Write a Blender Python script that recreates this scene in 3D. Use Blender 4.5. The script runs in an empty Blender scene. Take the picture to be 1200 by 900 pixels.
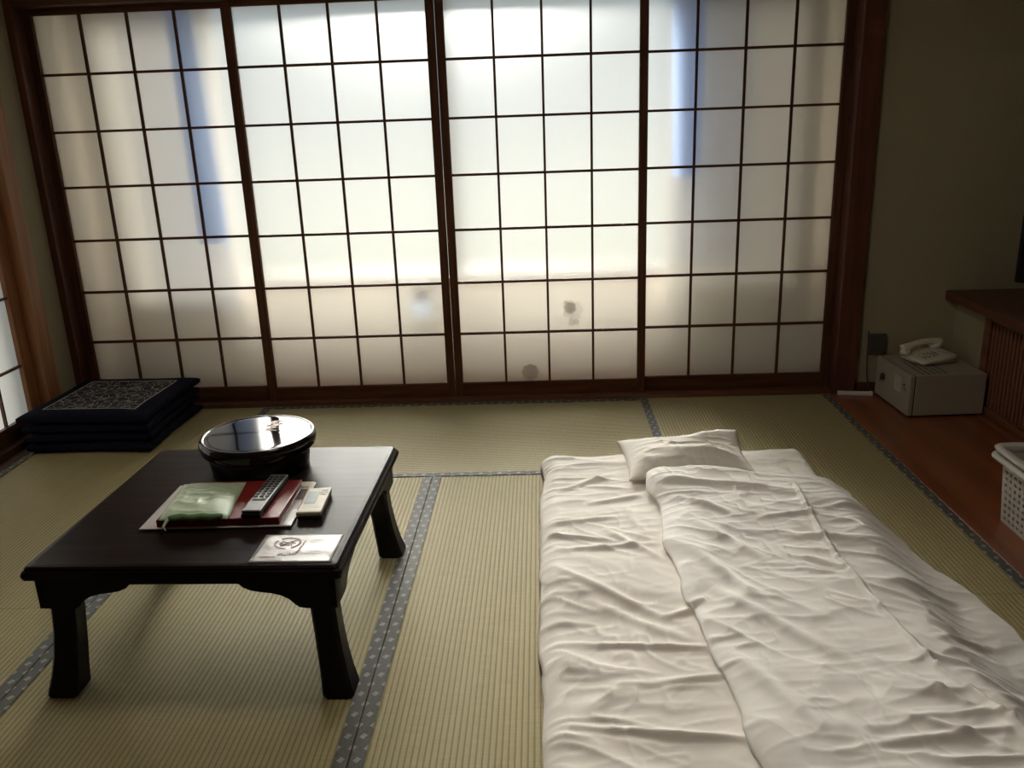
import bpy, bmesh, math, random
import numpy as np
from mathutils import Vector, Matrix, noise as mnoise
random.seed(7)
PI = math.pi
sc = bpy.context.scene
col = sc.collection

# ------------------------------------------------------------------ camera
cam_d = bpy.data.cameras.new('camera')
cam_d.sensor_fit = 'HORIZONTAL'; cam_d.sensor_width = 36.0
cam_d.lens = 999.27 / 1200.0 * 36.0
cam_d.clip_start = 0.05; cam_d.clip_end = 400
cam = bpy.data.objects.new('camera', cam_d); col.objects.link(cam)
right = Vector((0.9989458, 0.02952614, -0.03514952))
down = Vector((-0.0247993, -0.2972407, -0.95448047))
fwd = Vector((-0.03862999, 0.95434594, -0.29619512))
M3 = Matrix((right, -down, -fwd)).transposed()
cam.matrix_world = Matrix.Translation((0.1717, -4.0182, 1.3087)) @ M3.to_4x4()
sc.camera = cam

# ------------------------------------------------------------------ world and light
SKY = 0.80
w = bpy.data.worlds.new('world'); sc.world = w; w.use_nodes = True
wn = w.node_tree; wn.nodes.clear()
bg = wn.nodes.new('ShaderNodeBackground'); wo = wn.nodes.new('ShaderNodeOutputWorld')
bg.inputs[0].default_value = (0.80, 0.91, 1.0, 1); bg.inputs[1].default_value = SKY
wn.links.new(bg.outputs[0], wo.inputs[0])
# hazy sun in front of the window
sun_d = bpy.data.lights.new('sun', 'SUN'); sun_d.energy = 23.0; sun_d.angle = math.radians(36); sun_d.color = (1.0, 0.95, 0.87)
sun = bpy.data.objects.new('sun', sun_d); col.objects.link(sun)
sun.rotation_euler = Vector((0.16, -1.0, -0.67)).to_track_quat('-Z', 'Y').to_euler()
sc.view_settings.view_transform = 'Standard'; sc.view_settings.look = 'None'
sc.view_settings.gamma = 1.0; sc.view_settings.use_curve_mapping = False
sc.view_settings.exposure = 0.0
sc.cycles.max_bounces = 14; sc.cycles.diffuse_bounces = 6; sc.cycles.transmission_bounces = 10
sc.cycles.transparent_max_bounces = 12
sc.cycles.sample_clamp_indirect = 0.0

# ------------------------------------------------------------------ material helpers
class NT:
    def __init__(s, name):
        m = bpy.data.materials.new(name); m.use_nodes = True
        s.m = m; s.t = m.node_tree; s.t.nodes.clear()
        s.out = s.n('OutputMaterial')
    def n(s, typ, **kw):
        nd = s.t.nodes.new('ShaderNode' + typ)
        for k, v in kw.items():
            if k.startswith('i_'):
                key = k[2:]; key = int(key) if key.isdigit() else key
                nd.inputs[key].default_value = v
            else: setattr(nd, k, v)
        return nd
    def l(s, a, b): s.t.links.new(a, b)
    def math(s, op, a, b=None, c=None, clamp=False):
        nd = s.n('Math', operation=op, use_clamp=clamp)
        for i, x in enumerate((a, b, c)):
            if x is None: continue
            if isinstance(x, (int, float)): nd.inputs[i].default_value = x
            else: s.l(x, nd.inputs[i])
        return nd.outputs[0]
    def mix(s, f, a, b):
        nd = s.n('Mix', data_type='RGBA')
        for sock, x in ((nd.inputs[0], f), (nd.inputs[6], a), (nd.inputs[7], b)):
            if isinstance(x, (int, float)): sock.default_value = x
            elif isinstance(x, tuple): sock.default_value = x if len(x) == 4 else (*x, 1)
            else: s.l(x, sock)
        return nd.outputs[2]
    def coord(s, scale=(1, 1, 1), kind='Object'):
        tc = s.n('TexCoord'); mp = s.n('Mapping'); mp.inputs['Scale'].default_value = scale
        s.l(tc.outputs[kind], mp.inputs[0]); return mp.outputs[0]
    def xyz(s, v):
        nd = s.n('SeparateXYZ'); s.l(v, nd.inputs[0]); return nd.outputs
    def bsdf(s, color=None, rough=0.5, **kw):
        p = s.n('BsdfPrincipled')
        if isinstance(color, tuple): p.inputs['Base Color'].default_value = (*color, 1)
        elif color is not None: s.l(color, p.inputs['Base Color'])
        if isinstance(rough, (int, float)): p.inputs['Roughness'].default_value = rough
        else: s.l(rough, p.inputs['Roughness'])
        for k, v in kw.items(): p.inputs[k.replace('_', ' ')].default_value = v
        s.l(p.outputs[0], s.out.inputs[0]); return p
    def bump(s, p, h, strength=0.3, dist=0.002):
        b = s.n('Bump'); b.inputs['Strength'].default_value = strength; b.inputs['Distance'].default_value = dist
        s.l(h, b.inputs['Height']); s.l(b.outputs[0], p.inputs['Normal'])

def plain(name, c, rough=0.5, var=0.08, scale=30, bump=0.0, **kw):
    t = NT(name); v = t.coord()
    nz = t.n('TexNoise', i_Scale=scale, i_Detail=4.0); t.l(v, nz.inputs['Vector'])
    d = tuple(x * (1 - var) for x in c); e = tuple(min(1, x * (1 + var)) for x in c)
    p = t.bsdf(t.mix(nz.outputs[0], d, e), rough, **kw)
    if bump: t.bump(p, nz.outputs[0], bump)
    return t.m

def wood(name, c1, c2, axis='Z', rough=0.45, scale=1.0, coat=0.0, spec=0.5):
    t = NT(name)
    s = {'X': (1.2, 22, 22), 'Y': (22, 1.2, 22), 'Z': (22, 22, 1.2)}[axis]
    v = t.coord(tuple(k * scale for k in s))
    nz = t.n('TexNoise', i_Scale=1.6, i_Detail=6.0, i_Distortion=0.7); t.l(v, nz.inputs['Vector'])
    r = t.n('ValToRGB'); r.color_ramp.elements[0].position = 0.32; r.color_ramp.elements[1].position = 0.7
    r.color_ramp.elements[0].color = (*c1, 1); r.color_ramp.elements[1].color = (*c2, 1)
    t.l(nz.outputs[0], r.inputs[0])
    p = t.bsdf(r.outputs[0], rough, Coat_Weight=coat, Coat_Roughness=0.15, Specular_IOR_Level=spec)
    t.bump(p, nz.outputs[0], 0.12, 0.001)
    return t.m

def mat_paper(name, base, trans, refr, seed=0.0):
    t = NT(name); v = t.coord()
    nz = t.n('TexNoise', i_Scale=260.0, i_Detail=3.0); mp = t.n('Mapping'); mp.inputs['Scale'].default_value = (1, 1, 0.18)
    t.l(v, mp.inputs[0]); t.l(mp.outputs[0], nz.inputs['Vector'])
    c = t.mix(nz.outputs[0], tuple(x * 0.95 for x in base), base)
    d = t.n('BsdfDiffuse'); tr = t.n('BsdfTranslucent'); rf = t.n('BsdfRefraction')
    rf.inputs['Roughness'].default_value = 0.62; rf.inputs['IOR'].default_value = 1.3
    rf.inputs['Color'].default_value = (0.98, 0.985, 0.98, 1)
    t.l(c, d.inputs[0]); t.l(c, tr.inputs[0])
    m1 = t.n('MixShader'); m1.inputs[0].default_value = trans
    t.l(d.outputs[0], m1.inputs[1]); t.l(tr.outputs[0], m1.inputs[2])
    m2 = t.n('MixShader'); m2.inputs[0].default_value = refr
    t.l(m1.outputs[0], m2.inputs[1]); t.l(rf.outputs[0], m2.inputs[2])
    t.l(m2.outputs[0], t.out.inputs[0])
    return t.m

def mat_thin(name, color, transp, tl=0.6):
    """thin cloth / film: translucent + see-through share"""
    t = NT(name)
    d = t.n('BsdfDiffuse'); tr = t.n('BsdfTranslucent'); tp = t.n('BsdfTransparent')
    for nd in (d, tr): nd.inputs[0].default_value = (*color, 1)
    m1 = t.n('MixShader'); m1.inputs[0].default_value = tl
    t.l(d.outputs[0], m1.inputs[1]); t.l(tr.outputs[0], m1.inputs[2])
    m2 = t.n('MixShader'); m2.inputs[0].default_value = transp
    t.l(m1.outputs[0], m2.inputs[1]); t.l(tp.outputs[0], m2.inputs[2])
    t.l(m2.outputs[0], t.out.inputs[0]); return t.m

def mat_glass(name):
    t = NT(name); tp = t.n('BsdfTransparent'); gl = t.n('BsdfGlossy'); gl.inputs['Roughness'].default_value = 0.02
    tp.inputs[0].default_value = (0.95, 0.98, 0.97, 1)
    m = t.n('MixShader'); m.inputs[0].default_value = 0.07
    t.l(tp.outputs[0], m.inputs[1]); t.l(gl.outputs[0], m.inputs[2]); t.l(m.outputs[0], t.out.inputs[0]); return t.m

def mat_tatami(name, axis):
    """rush weave; ribs (geometry) run along the mat, rush lines cross them"""
    t = NT(name); v = t.coord()
    o = t.xyz(v); along, across = (o[1], o[0]) if axis == 'Y' else (o[0], o[1])
    sc1 = (14, 420, 1) if axis == 'Y' else (420, 14, 1)
    mp = t.n('Mapping'); mp.inputs['Scale'].default_value = sc1; t.l(v, mp.inputs[0])
    rush = t.n('TexNoise', i_Scale=1.0, i_Detail=2.0); t.l(mp.outputs[0], rush.inputs['Vector'])
    sc2 = (70, 1.5, 1) if axis == 'Y' else (1.5, 70, 1)
    mp2 = t.n('Mapping'); mp2.inputs['Scale'].default_value = sc2; t.l(v, mp2.inputs[0])
    rib = t.n('TexNoise', i_Scale=1.0, i_Detail=1.0); t.l(mp2.outputs[0], rib.inputs['Vector'])
    big = t.n('TexNoise', i_Scale=3.0, i_Detail=3.0); t.l(v, big.inputs['Vector'])
    c = t.mix(rush.outputs[0], (0.29, 0.24, 0.105), (0.52, 0.435, 0.215))
    c = t.mix(t.math('MULTIPLY', rib.outputs[0], 0.45), c, (0.30, 0.25, 0.12))
    # shade painted into the grooves between the ribs, for depth
    fr = t.math('FRACT', t.math('DIVIDE', across, 0.014))
    gr = t.math('LESS_THAN', t.math('ABSOLUTE', t.math('SUBTRACT', fr, 0.5)), 0.15)
    gr = t.math('MULTIPLY', gr, 0.62)
    c = t.mix(gr, c, (0.13, 0.10, 0.05))
    c = t.mix(t.math('MULTIPLY', big.outputs[0], 0.35), c, (0.30, 0.27, 0.14))
    p = t.bsdf(c, 0.6, Specular_IOR_Level=0.2)
    t.bump(p, rush.outputs[0], 0.5, 0.0015)
    return t.m

def mat_band(name, axis):
    """charcoal brocade edging with staggered pale squares"""
    t = NT(name); o = t.xyz(t.coord()); a, b = (o[1], o[0]) if axis == 'Y' else (o[0], o[1])
    def squares(off_b, off_a):
        fa = t.math('SUBTRACT', t.math('FRACT', t.math('ADD', t.math('DIVIDE', a, 0.074), off_a)), 0.5)
        fa = t.math('MULTIPLY', fa, 0.074)
        fb = t.math('SUBTRACT', b, off_b)
        # rotate a little
        ra = t.math('ADD', t.math('MULTIPLY', fa, 0.85), t.math('MULTIPLY', fb, 0.53))
        rb = t.math('SUBTRACT', t.math('MULTIPLY', fb, 0.85), t.math('MULTIPLY', fa, 0.53))
        m1 = t.math('LESS_THAN', t.math('ABSOLUTE', ra), 0.0075)
        m2 = t.math('LESS_THAN', t.math('ABSOLUTE', rb), 0.0062)
        return t.math('MULTIPLY', m1, m2)
    m = t.math('MAXIMUM', squares(0.0, 0.0), t.math('MAXIMUM', squares(0.0165, 0.5), squares(-0.0165, 0.5)))
    nz = t.n('TexNoise', i_Scale=300.0, i_Detail=2.0); t.l(t.coord(), nz.inputs['Vector'])
    base = t.mix(nz.outputs[0], (0.025, 0.025, 0.021), (0.15, 0.145, 0.125))
    sq = t.mix(nz.outputs[0], (0.17, 0.165, 0.145), (0.36, 0.35, 0.31))
    p = t.bsdf(t.mix(m, base, sq), 0.7); t.bump(p, nz.outputs[0], 0.3, 0.001)
    return t.m

def mat_zabuton(name, printed):
    t = NT(name); v = t.coord(); o = t.xyz(v)
    nz = t.n('TexNoise', i_Scale=500.0, i_Detail=2.0); t.l(v, nz.inputs['Vector'])
    c = t.mix(nz.outputs[0], (0.003, 0.004, 0.009), (0.009, 0.010, 0.022))
    if printed:
        vo = t.n('TexVoronoi', feature='DISTANCE_TO_EDGE', i_Scale=22.0); t.l(v, vo.inputs['Vector'])
        v2 = t.n('TexVoronoi', feature='DISTANCE_TO_EDGE', i_Scale=52.0); t.l(v, v2.inputs['Vector'])
        v3 = t.n('TexVoronoi', feature='F1', i_Scale=9.0); t.l(v, v3.inputs['Vector'])
        ring = t.math('LESS_THAN', t.math('ABSOLUTE', t.math('SUBTRACT', t.math('FRACT', t.math('MULTIPLY', v3.outputs['Distance'], 4.0)), 0.5)), 0.06)
        ln = t.math('MAXIMUM', t.math('LESS_THAN', vo.outputs['Distance'], 0.032), t.math('MULTIPLY', t.math('LESS_THAN', v2.outputs['Distance'], 0.04), 0.3))
        ln = t.math('MAXIMUM', ln, ring)
        ax = t.math('ABSOLUTE', o[0]); ay = t.math('ABSOLUTE', o[1]); mx = t.math('MAXIMUM', ax, ay)
        inside = t.math('LESS_THAN', mx, 0.205)
        top = t.math('GREATER_THAN', o[2], 0.02)
        border = t.math('LESS_THAN', t.math('ABSOLUTE', t.math('SUBTRACT', mx, 0.205)), 0.003)
        pat = t.math('MULTIPLY', t.math('MAXIMUM', t.math('MULTIPLY', t.math('MULTIPLY', ln, inside), 0.6), border), top)
        c = t.mix(t.math('MULTIPLY', t.math('MULTIPLY', inside, top), 0.5), c, (0.02, 0.018, 0.02))
        c = t.mix(pat, c, (0.42, 0.38, 0.36))
    p = t.bsdf(c, 0.85, Specular_IOR_Level=0.08); t.bump(p, nz.outputs[0], 0.4, 0.001)
    return t.m

MT = {}
MT['shoji_wood'] = wood('shoji_wood', (0.060, 0.022, 0.010), (0.125, 0.050, 0.024), 'Z', 0.6, 1.0, 0.0, 0.12)
MT['shoji_wood_x'] = wood('shoji_wood_rail', (0.060, 0.022, 0.010), (0.125, 0.050, 0.024), 'X', 0.6, 1.0, 0.0, 0.06)
MT['pillar'] = wood('pillar_wood', (0.075, 0.022, 0.012), (0.13, 0.042, 0.022), 'Z', 0.45)
MT['sill'] = wood('sill_wood', (0.09, 0.033, 0.016), (0.16, 0.065, 0.03), 'X', 0.4)
MT['post'] = wood('post_wood', (0.27, 0.105, 0.038), (0.40, 0.18, 0.07), 'Z', 0.5)
MT['side_sill'] = wood('side_sill_wood', (0.07, 0.025, 0.012), (0.12, 0.05, 0.025), 'Y', 0.5)
MT['paper'] = mat_paper('washi_paper', (0.90, 0.88, 0.83), 0.10, 0.55)
MT['patch'] = mat_paper('patch_paper', (0.84, 0.80, 0.76), 0.35, 0.42)
MT['patch2'] = mat_paper('patch_paper_thick', (0.76, 0.71, 0.67), 0.40, 0.30)
MT['paper_side'] = mat_paper('side_washi_paper', (0.88, 0.86, 0.80), 0.45, 0.10)
MT['sand_wall'] = plain('sand_wall', (0.33, 0.29, 0.19), 0.9, 0.06, 90, 0.25)
MT['ceiling'] = wood('ceiling_wood', (0.42, 0.33, 0.22), (0.55, 0.45, 0.32), 'Y', 0.6)
MT['plaster'] = plain('veranda_plaster', (0.80, 0.74, 0.66), 0.9, 0.05, 40)
MT['glass'] = mat_glass('window_glass')
MT['alu'] = plain('window_aluminium', (0.16, 0.15, 0.14), 0.4, 0.03, 40, 0, Metallic=0.6)
MT['lace'] = mat_thin('assumed_lace', (0.93, 0.92, 0.88), 0.93)  # assumed curtain behind the bright centre
MT['blue_tint_cloth'] = mat_thin('blue_tint_cloth', (0.52, 0.68, 1.0), 0.0, 0.42)  # added cloth that makes the blue bands in the paper
MT['tint_fade_cloth'] = mat_thin('tint_fade_cloth', (0.70, 0.78, 0.95), 0.55, 0.3)  # added sheer that fades the blue bands outwards
MT['dimmer_l'] = mat_thin('beige_dimmer', (0.82, 0.77, 0.70), 0.0, 0.16)  # added drape that dims the left screen
MT['dimmer_r'] = mat_thin('brown_dimmer', (0.72, 0.68, 0.62), 0.0, 0.05)  # added drape that dims the right screen
MT['ground'] = plain('outdoor_ground', (0.09, 0.10, 0.085), 0.9, 0.3, 0.4)
MT['tat_y'] = mat_tatami('tatami_rush_long', 'Y'); MT['tat_x'] = mat_tatami('tatami_rush_cross', 'X')
MT['band_y'] = mat_band('tatami_edging_long', 'Y'); MT['band_x'] = mat_band('tatami_edging_cross', 'X')
MT['board'] = wood('floor_boards', (0.16, 0.045, 0.016), (0.30, 0.10, 0.035), 'Y', 0.32, 0.35, 0.2)
MT['subfloor'] = plain('subfloor', (0.06, 0.05, 0.03), 0.9)
MT['lacquer'] = wood('table_lacquer', (0.010, 0.006, 0.006), (0.022, 0.014, 0.013), 'X', 0.30, 1.2, 0.0, 0.032)
MT['lacquer_leg'] = plain('table_leg_lacquer', (0.008, 0.005, 0.005), 0.40, 0.2, 20, 0, Specular_IOR_Level=0.15)
MT['box_black'] = plain('box_lacquer', (0.005, 0.003, 0.004), 0.35, 0.1, 20, 0, Specular_IOR_Level=0.3)
MT['lid_gloss'] = plain('lid_lacquer', (0.008, 0.005, 0.006), 0.05, 0.1, 20, 0, Specular_IOR_Level=0.45)
MT['navy'] = mat_zabuton('navy_cotton', False); MT['navy_print'] = mat_zabuton('navy_cotton_printed', True)
MT['sheet'] = plain('futon_sheet', (0.78, 0.73, 0.67), 0.85, 0.03, 8, 0, Sheen_Weight=0.1)
MT['duvet'] = plain('duvet_cover', (0.80, 0.76, 0.72), 0.8, 0.03, 6, 0, Sheen_Weight=0.15)
MT['pillowcase'] = plain('pillow_case', (0.80, 0.75, 0.68), 0.8, 0.03, 8)
MT['seam'] = plain('seam_thread', (0.70, 0.66, 0.60), 0.85)
MT['safe'] = plain('safe_enamel', (0.36, 0.32, 0.25), 0.5, 0.05, 60, 0.05)
MT['safe_dark'] = plain('safe_gap', (0.03, 0.028, 0.025), 0.6)
MT['phone'] = plain('phone_plastic', (0.72, 0.64, 0.52), 0.4, 0.03, 30)
MT['phone_key'] = plain('phone_key', (0.42, 0.38, 0.33), 0.5)
MT['white_plastic'] = plain('white_plastic', (0.70, 0.65, 0.60), 0.45, 0.03, 30)
MT['basket'] = plain('basket_plastic', (0.66, 0.62, 0.57), 0.45, 0.03, 30)
MT['basket_liner'] = plain('basket_bottom', (0.30, 0.29, 0.27), 0.6)
MT['cab'] = wood('cabinet_wood', (0.13, 0.045, 0.02), (0.22, 0.085, 0.038), 'Y', 0.4)
MT['cab_slat'] = wood('cabinet_slats', (0.17, 0.065, 0.035), (0.26, 0.11, 0.06), 'Z', 0.5)
MT['cab_top'] = wood('cabinet_top', (0.09, 0.028, 0.013), (0.16, 0.055, 0.025), 'Y', 0.35)
MT['black'] = plain('black_plastic', (0.006, 0.006, 0.007), 0.45, 0.08, 30, 0, Specular_IOR_Level=0.2)
MT['screen'] = plain('tv_screen', (0.004, 0.004, 0.005), 0.08)
MT['grey'] = plain('grey_plastic', (0.06, 0.058, 0.055), 0.6)
MT['tray'] = plain('tray_acrylic', (0.42, 0.40, 0.38), 0.35, 0.02, 20)
MT['red'] = plain('binder_red', (0.20, 0.018, 0.016), 0.38, 0.12, 12)
MT['red_dark'] = plain('binder_spine', (0.15, 0.012, 0.012), 0.4)
MT['page'] = plain('binder_pages', (0.62, 0.50, 0.46), 0.7, 0.2, 220)
MT['green'] = plain('green_film', (0.46, 0.56, 0.39), 0.4, 0.18, 26, 0.3)
MT['green_dark'] = plain('green_film_flap', (0.19, 0.33, 0.15), 0.4, 0.3, 26, 0.3)
MT['silver'] = plain('remote_silver', (0.17, 0.165, 0.16), 0.38, 0.06, 60, 0, Metallic=0.3)
MT['key_dark'] = plain('remote_key', (0.03, 0.03, 0.03), 0.5)
MT['cream'] = plain('ac_remote_cream', (0.44, 0.39, 0.28), 0.5, 0.03, 30)
MT['lcd'] = plain('lcd_glass', (0.10, 0.13, 0.14), 0.4, 0.08, 30, 0, Specular_IOR_Level=0.25)
MT['card'] = plain('card_paper', (0.46, 0.44, 0.43), 0.3, 0.05, 14)
MT['ink'] = plain('card_red_ink', (0.19, 0.03, 0.025), 0.5, 0.3, 60)
MT['ink_pink'] = plain('card_pink_print', (0.60, 0.42, 0.40), 0.4)
MT['ink_grey'] = plain('card_grey_print', (0.55, 0.53, 0.50), 0.4)
MT['leaf_brown'] = plain('leaflet_print', (0.06, 0.03, 0.028), 0.35, 0.3, 40)
MT['leaf_cream'] = plain('leaflet_cream', (0.55, 0.47, 0.34), 0.4, 0.1, 60)
MT['label_white'] = plain('label_paper', (0.60, 0.56, 0.48), 0.6)
MT['label_ink'] = plain('label_ink', (0.10, 0.095, 0.10), 0.6)
MT['gold_paint'] = plain('gold_paint', (0.45, 0.28, 0.10), 0.35); MT['red_paint'] = plain('red_paint', (0.40, 0.10, 0.06), 0.4); MT['white_paint'] = plain('white_paint', (0.6, 0.55, 0.5), 0.4)
MT['bottle'] = plain('bottle_plastic', (0.55, 0.68, 0.95), 0.3); MT['cap'] = plain('bottle_cap', (0.10, 0.06, 0.04), 0.5)

# ------------------------------------------------------------------ mesh helpers
def bx(bm, x0, x1, y0, y1, z0, z1, bevel=0.0, seg=2, mat=None):
    r = bmesh.ops.create_cube(bm, size=1.0)
    vs = r['verts']
    for v in vs:
        v.co = Vector(((x0 + x1) / 2 + v.co.x * (x1 - x0), (y0 + y1) / 2 + v.co.y * (y1 - y0), (z0 + z1) / 2 + v.co.z * (z1 - z0)))
    if mat is not None: bmesh.ops.transform(bm, matrix=mat, verts=vs)
    if bevel:
        es = list({e for v in vs for e in v.link_edges})
        bmesh.ops.bevel(bm, geom=es, offset=bevel, segments=seg, affect='EDGES', profile=0.5)

def obj(name, bm, mat, parent=None, smooth=False, kind=None, loc=None):
    me = bpy.data.meshes.new(name)
    if isinstance(bm, bmesh.types.BMesh):
        bmesh.ops.recalc_face_normals(bm, faces=bm.faces)
        bm.to_mesh(me); bm.free()
    else:
        vs, fs = bm; me.from_pydata([tuple(map(float, v)) for v in vs], [], [tuple(f) for f in fs])
    me.materials.append(MT[mat])
    if smooth: me.polygons.foreach_set('use_smooth', [True] * len(me.polygons))
    me.update()
    o = bpy.data.objects.new(name, me); col.objects.link(o)
    if parent: o.parent = parent
    if loc is not None: o.location = loc
    if kind: o['kind'] = kind
    return o

def inst(name, me_from, parent, loc=(0, 0, 0), rot=None):
    o = bpy.data.objects.new(name, me_from.data); col.objects.link(o)
    o.parent = parent; o.location = loc
    if rot: o.rotation_euler = rot
    return o

def box(name, x0, x1, y0, y1, z0, z1, mat, parent=None, bevel=0.0, kind=None, seg=2):
    """box whose origin sits at its own centre"""
    bm = bmesh.new(); cx, cy, cz = (x0 + x1) / 2, (y0 + y1) / 2, (z0 + z1) / 2
    bx(bm, x0 - cx, x1 - cx, y0 - cy, y1 - cy, z0 - cz, z1 - cz, bevel, seg)
    return obj(name, bm, mat, parent, False, kind, (cx, cy, cz))

def thing(name, label, cat, loc=(0, 0, 0), rz=0.0, group=None, kind=None):
    o = bpy.data.objects.new(name, None); col.objects.link(o)
    o.empty_display_size = 0.1
    o.location = loc; o.rotation_euler = (0, 0, rz)
    if label: o['label'] = label
    if cat: o['category'] = cat
    if group: o['group'] = group
    if kind: o['kind'] = kind
    return o

def tag(o, label, cat, group=None, kind=None):
    o['label'] = label
    if cat: o['category'] = cat
    if group: o['group'] = group
    if kind: o['kind'] = kind
    return o

def lathe(prof, n=64):
    vs, fs = [], []; m = len(prof)
    for i in range(n):
        a = 2 * PI * i / n
        for r, z in prof: vs.append((r * math.cos(a), r * math.sin(a), z))
    for i in range(n):
        j = (i + 1) % n
        for k in range(m - 1): fs.append((i * m + k, j * m + k, j * m + k + 1, i * m + k + 1))
    return vs, fs

def prism(bm, poly, t0, t1, plane='XZ'):
    """extrude polygon"""
    def P(a, b, t): return {'XZ': (a, t, b), 'YZ': (t, a, b), 'XY': (a, b, t)}[plane]
    A = [bm.verts.new(P(a, b, t0)) for a, b in poly]; B = [bm.verts.new(P(a, b, t1)) for a, b in poly]
    bm.faces.new(A); bm.faces.new(B[::-1]); n = len(poly)
    for i in range(n): bm.faces.new((A[i], B[i], B[(i + 1) % n], A[(i + 1) % n]))

def tube(pts, rad, n=8, closed=False):
    vs, fs = [], []; P = [Vector(p) for p in pts]
    for i, p in enumerate(P):
        d = (P[min(i + 1, len(P) - 1)] - P[max(i - 1, 0)]).normalized()
        u = d.cross(Vector((0, 0, 1)));  u = u.normalized() if u.length > 1e-4 else Vector((1, 0, 0))
        v = d.cross(u)
        r = rad[i] if isinstance(rad, (list, tuple)) else rad
        for k in range(n):
            a = 2 * PI * k / n; vs.append(tuple(p + u * math.cos(a) * r + v * math.sin(a) * r))
    for i in range(len(P) - 1):
        for k in range(n): fs.append((i * n + k, i * n + (k + 1) % n, (i + 1) * n + (k + 1) % n, (i + 1) * n + k))
    fs.append(tuple(range(n))[::-1]); fs.append(tuple(range((len(P) - 1) * n, len(P) * n)))
    return vs, fs

# ------------------------------------------------------------------ numpy noise for cloth
_rng = np.random.RandomState(5); _perm = _rng.rand(256, 256)
def vnoise(x, y, seed=0):
    x = np.asarray(x, float) + seed * 17.31; y = np.asarray(y, float) + seed * 9.77
    xi = np.floor(x).astype(int); yi = np.floor(y).astype(int); fx = x - xi; fy = y - yi
    fx = fx * fx * fx * (fx * (fx * 6 - 15) + 10); fy = fy * fy * fy * (fy * (fy * 6 - 15) + 10)
    g = lambda a, b: _perm[a % 256, b % 256]
    return ((g(xi, yi) * (1 - fx) + g(xi + 1, yi) * fx) * (1 - fy) + (g(xi, yi + 1) * (1 - fx) + g(xi + 1, yi + 1) * fx) * fy) * 2 - 1
def ridge(x, y, seed=0, p=2.0):
    return (1 - np.abs(vnoise(x, y, seed))) ** p
def rotc(x, y, deg):
    a = math.radians(deg); return x * math.cos(a) + y * math.sin(a), -x * math.sin(a) + y * math.cos(a)
def seg_ridge(x, y, p, q, w, h, taper=True):
    """a wrinkle along a segment"""
    px, py = p; qx, qy = q; dx, dy = qx - px, qy - py; L2 = dx * dx + dy * dy
    t = np.clip(((x - px) * dx + (y - py) * dy) / L2, 0, 1)
    d = np.hypot(x - px - t * dx, y - py - t * dy)
    k = np.sin(np.clip(t, 0.02, 0.98) * PI) ** 0.6 if taper else 1.0
    return h * k * np.exp(-(d / w) ** 2)
def smooth(a, b, t):
    k = np.clip((t - a) / (b - a), 0, 1); return k * k * (3 - 2 * k)
def grid_mesh(X, Y, Z, Zb=None):
    """top sheet + flat underside closing at the rim"""
    ny, nx = X.shape
    vs = np.stack([X, Y, Z], -1).reshape(-1, 3)
    idx = np.arange(nx * ny).reshape(ny, nx)
    f = np.stack([idx[:-1, :-1], idx[:-1, 1:], idx[1:, 1:], idx[1:, :-1]], -1).reshape(-1, 4)
    if Zb is not None:
        vb = np.stack([X, Y, Zb], -1).reshape(-1, 3); vs = np.concatenate([vs, vb])
        f = np.concatenate([f, f[:, ::-1] + nx * ny])
        rim = np.concatenate([idx[0, :], idx[1:, -1], idx[-1, -2::-1], idx[-2:0:-1, 0]])
        r2 = np.roll(rim, -1)
        f = np.concatenate([f, np.stack([rim, rim + nx * ny, r2 + nx * ny, r2], -1)])
    return vs.tolist(), f.tolist()
def dens(n, e=0.12, k=0.25):
    """0..1 samples, denser close to both ends"""
    t = np.linspace(0, 1, n)
    return t - (1 - k) * np.sin(2 * PI * t) / (2 * PI) * e / 0.12 * 0.9

# ================================================================== THE SETTING
XW0, XW1 = -2.13, 2.90            # left / right wall faces
YB = -4.64                        # rear wall
HC = 2.42
W = 0.9; X0, X1_, X2_, X3_, X4_ = [-2.0713 + W * i for i in range(5)]
Y0 = -0.085
fl = thing('floor', None, None, kind='structure')
fl['label'] = 'tatami covered floor of the room'
box('subfloor', -2.4, 2.95, YB - 0.1, 0.75, -0.12, -0.052, 'subfloor', fl)

def tatami(x0, x1, y0, y1, axis):
    cx, cy = (x0 + x1) / 2, (y0 + y1) / 2
    g = 0.0012; lx, ly = (x1 - x0) / 2 - g, (y1 - y0) / 2 - g
    half, long_ = (lx, ly) if axis == 'Y' else (ly, lx)
    bw = 0.033
    # ribbed profile
    prof = [(-half, -0.05), (-half, -0.002)]
    n = int((2 * half) / 0.014)
    for i in range(n * 4 + 1):
        s = -half + 2 * half * i / (n * 4)
        prof.append((s, -0.0016 + 0.0016 * abs(math.cos(PI * (s / 0.014))) ** 0.7))
    prof += [(half, -0.002), (half, -0.05)]
    vs, fs = [], []
    for a, z in prof:
        for L in (-long_, long_): vs.append((a, L, z) if axis == 'Y' else (L, a, z))
    for i in range(len(prof) - 1): fs.append((2 * i, 2 * i + 1, 2 * i + 3, 2 * i + 2))
    k = len(prof); fs.append(tuple(range(0, 2 * k, 2))); fs.append(tuple(range(1, 2 * k, 2))[::-1])
    bm = bmesh.new(); V = [bm.verts.new(v) for v in vs]
    for f in fs: bm.faces.new([V[i] for i in f])
    m = obj('tatami_mat', bm, 'tat_y' if axis == 'Y' else 'tat_x', fl, False, None, (cx, cy, 0))
    for s in (-1, 1):
        bm = bmesh.new(); c = s * (half - bw / 2)
        if axis == 'Y': bx(bm, -bw / 2, bw / 2, -long_, long_, -0.002, 0.0022, 0.0008, 1)
        else: bx(bm, -long_, long_, -bw / 2, bw / 2, -0.002, 0.0022, 0.0008, 1)
        obj('cloth_edging', bm, 'band_y' if axis == 'Y' else 'band_x', m, False, None, (c, 0, 0) if axis == 'Y' else (0, c, 0))
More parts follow.
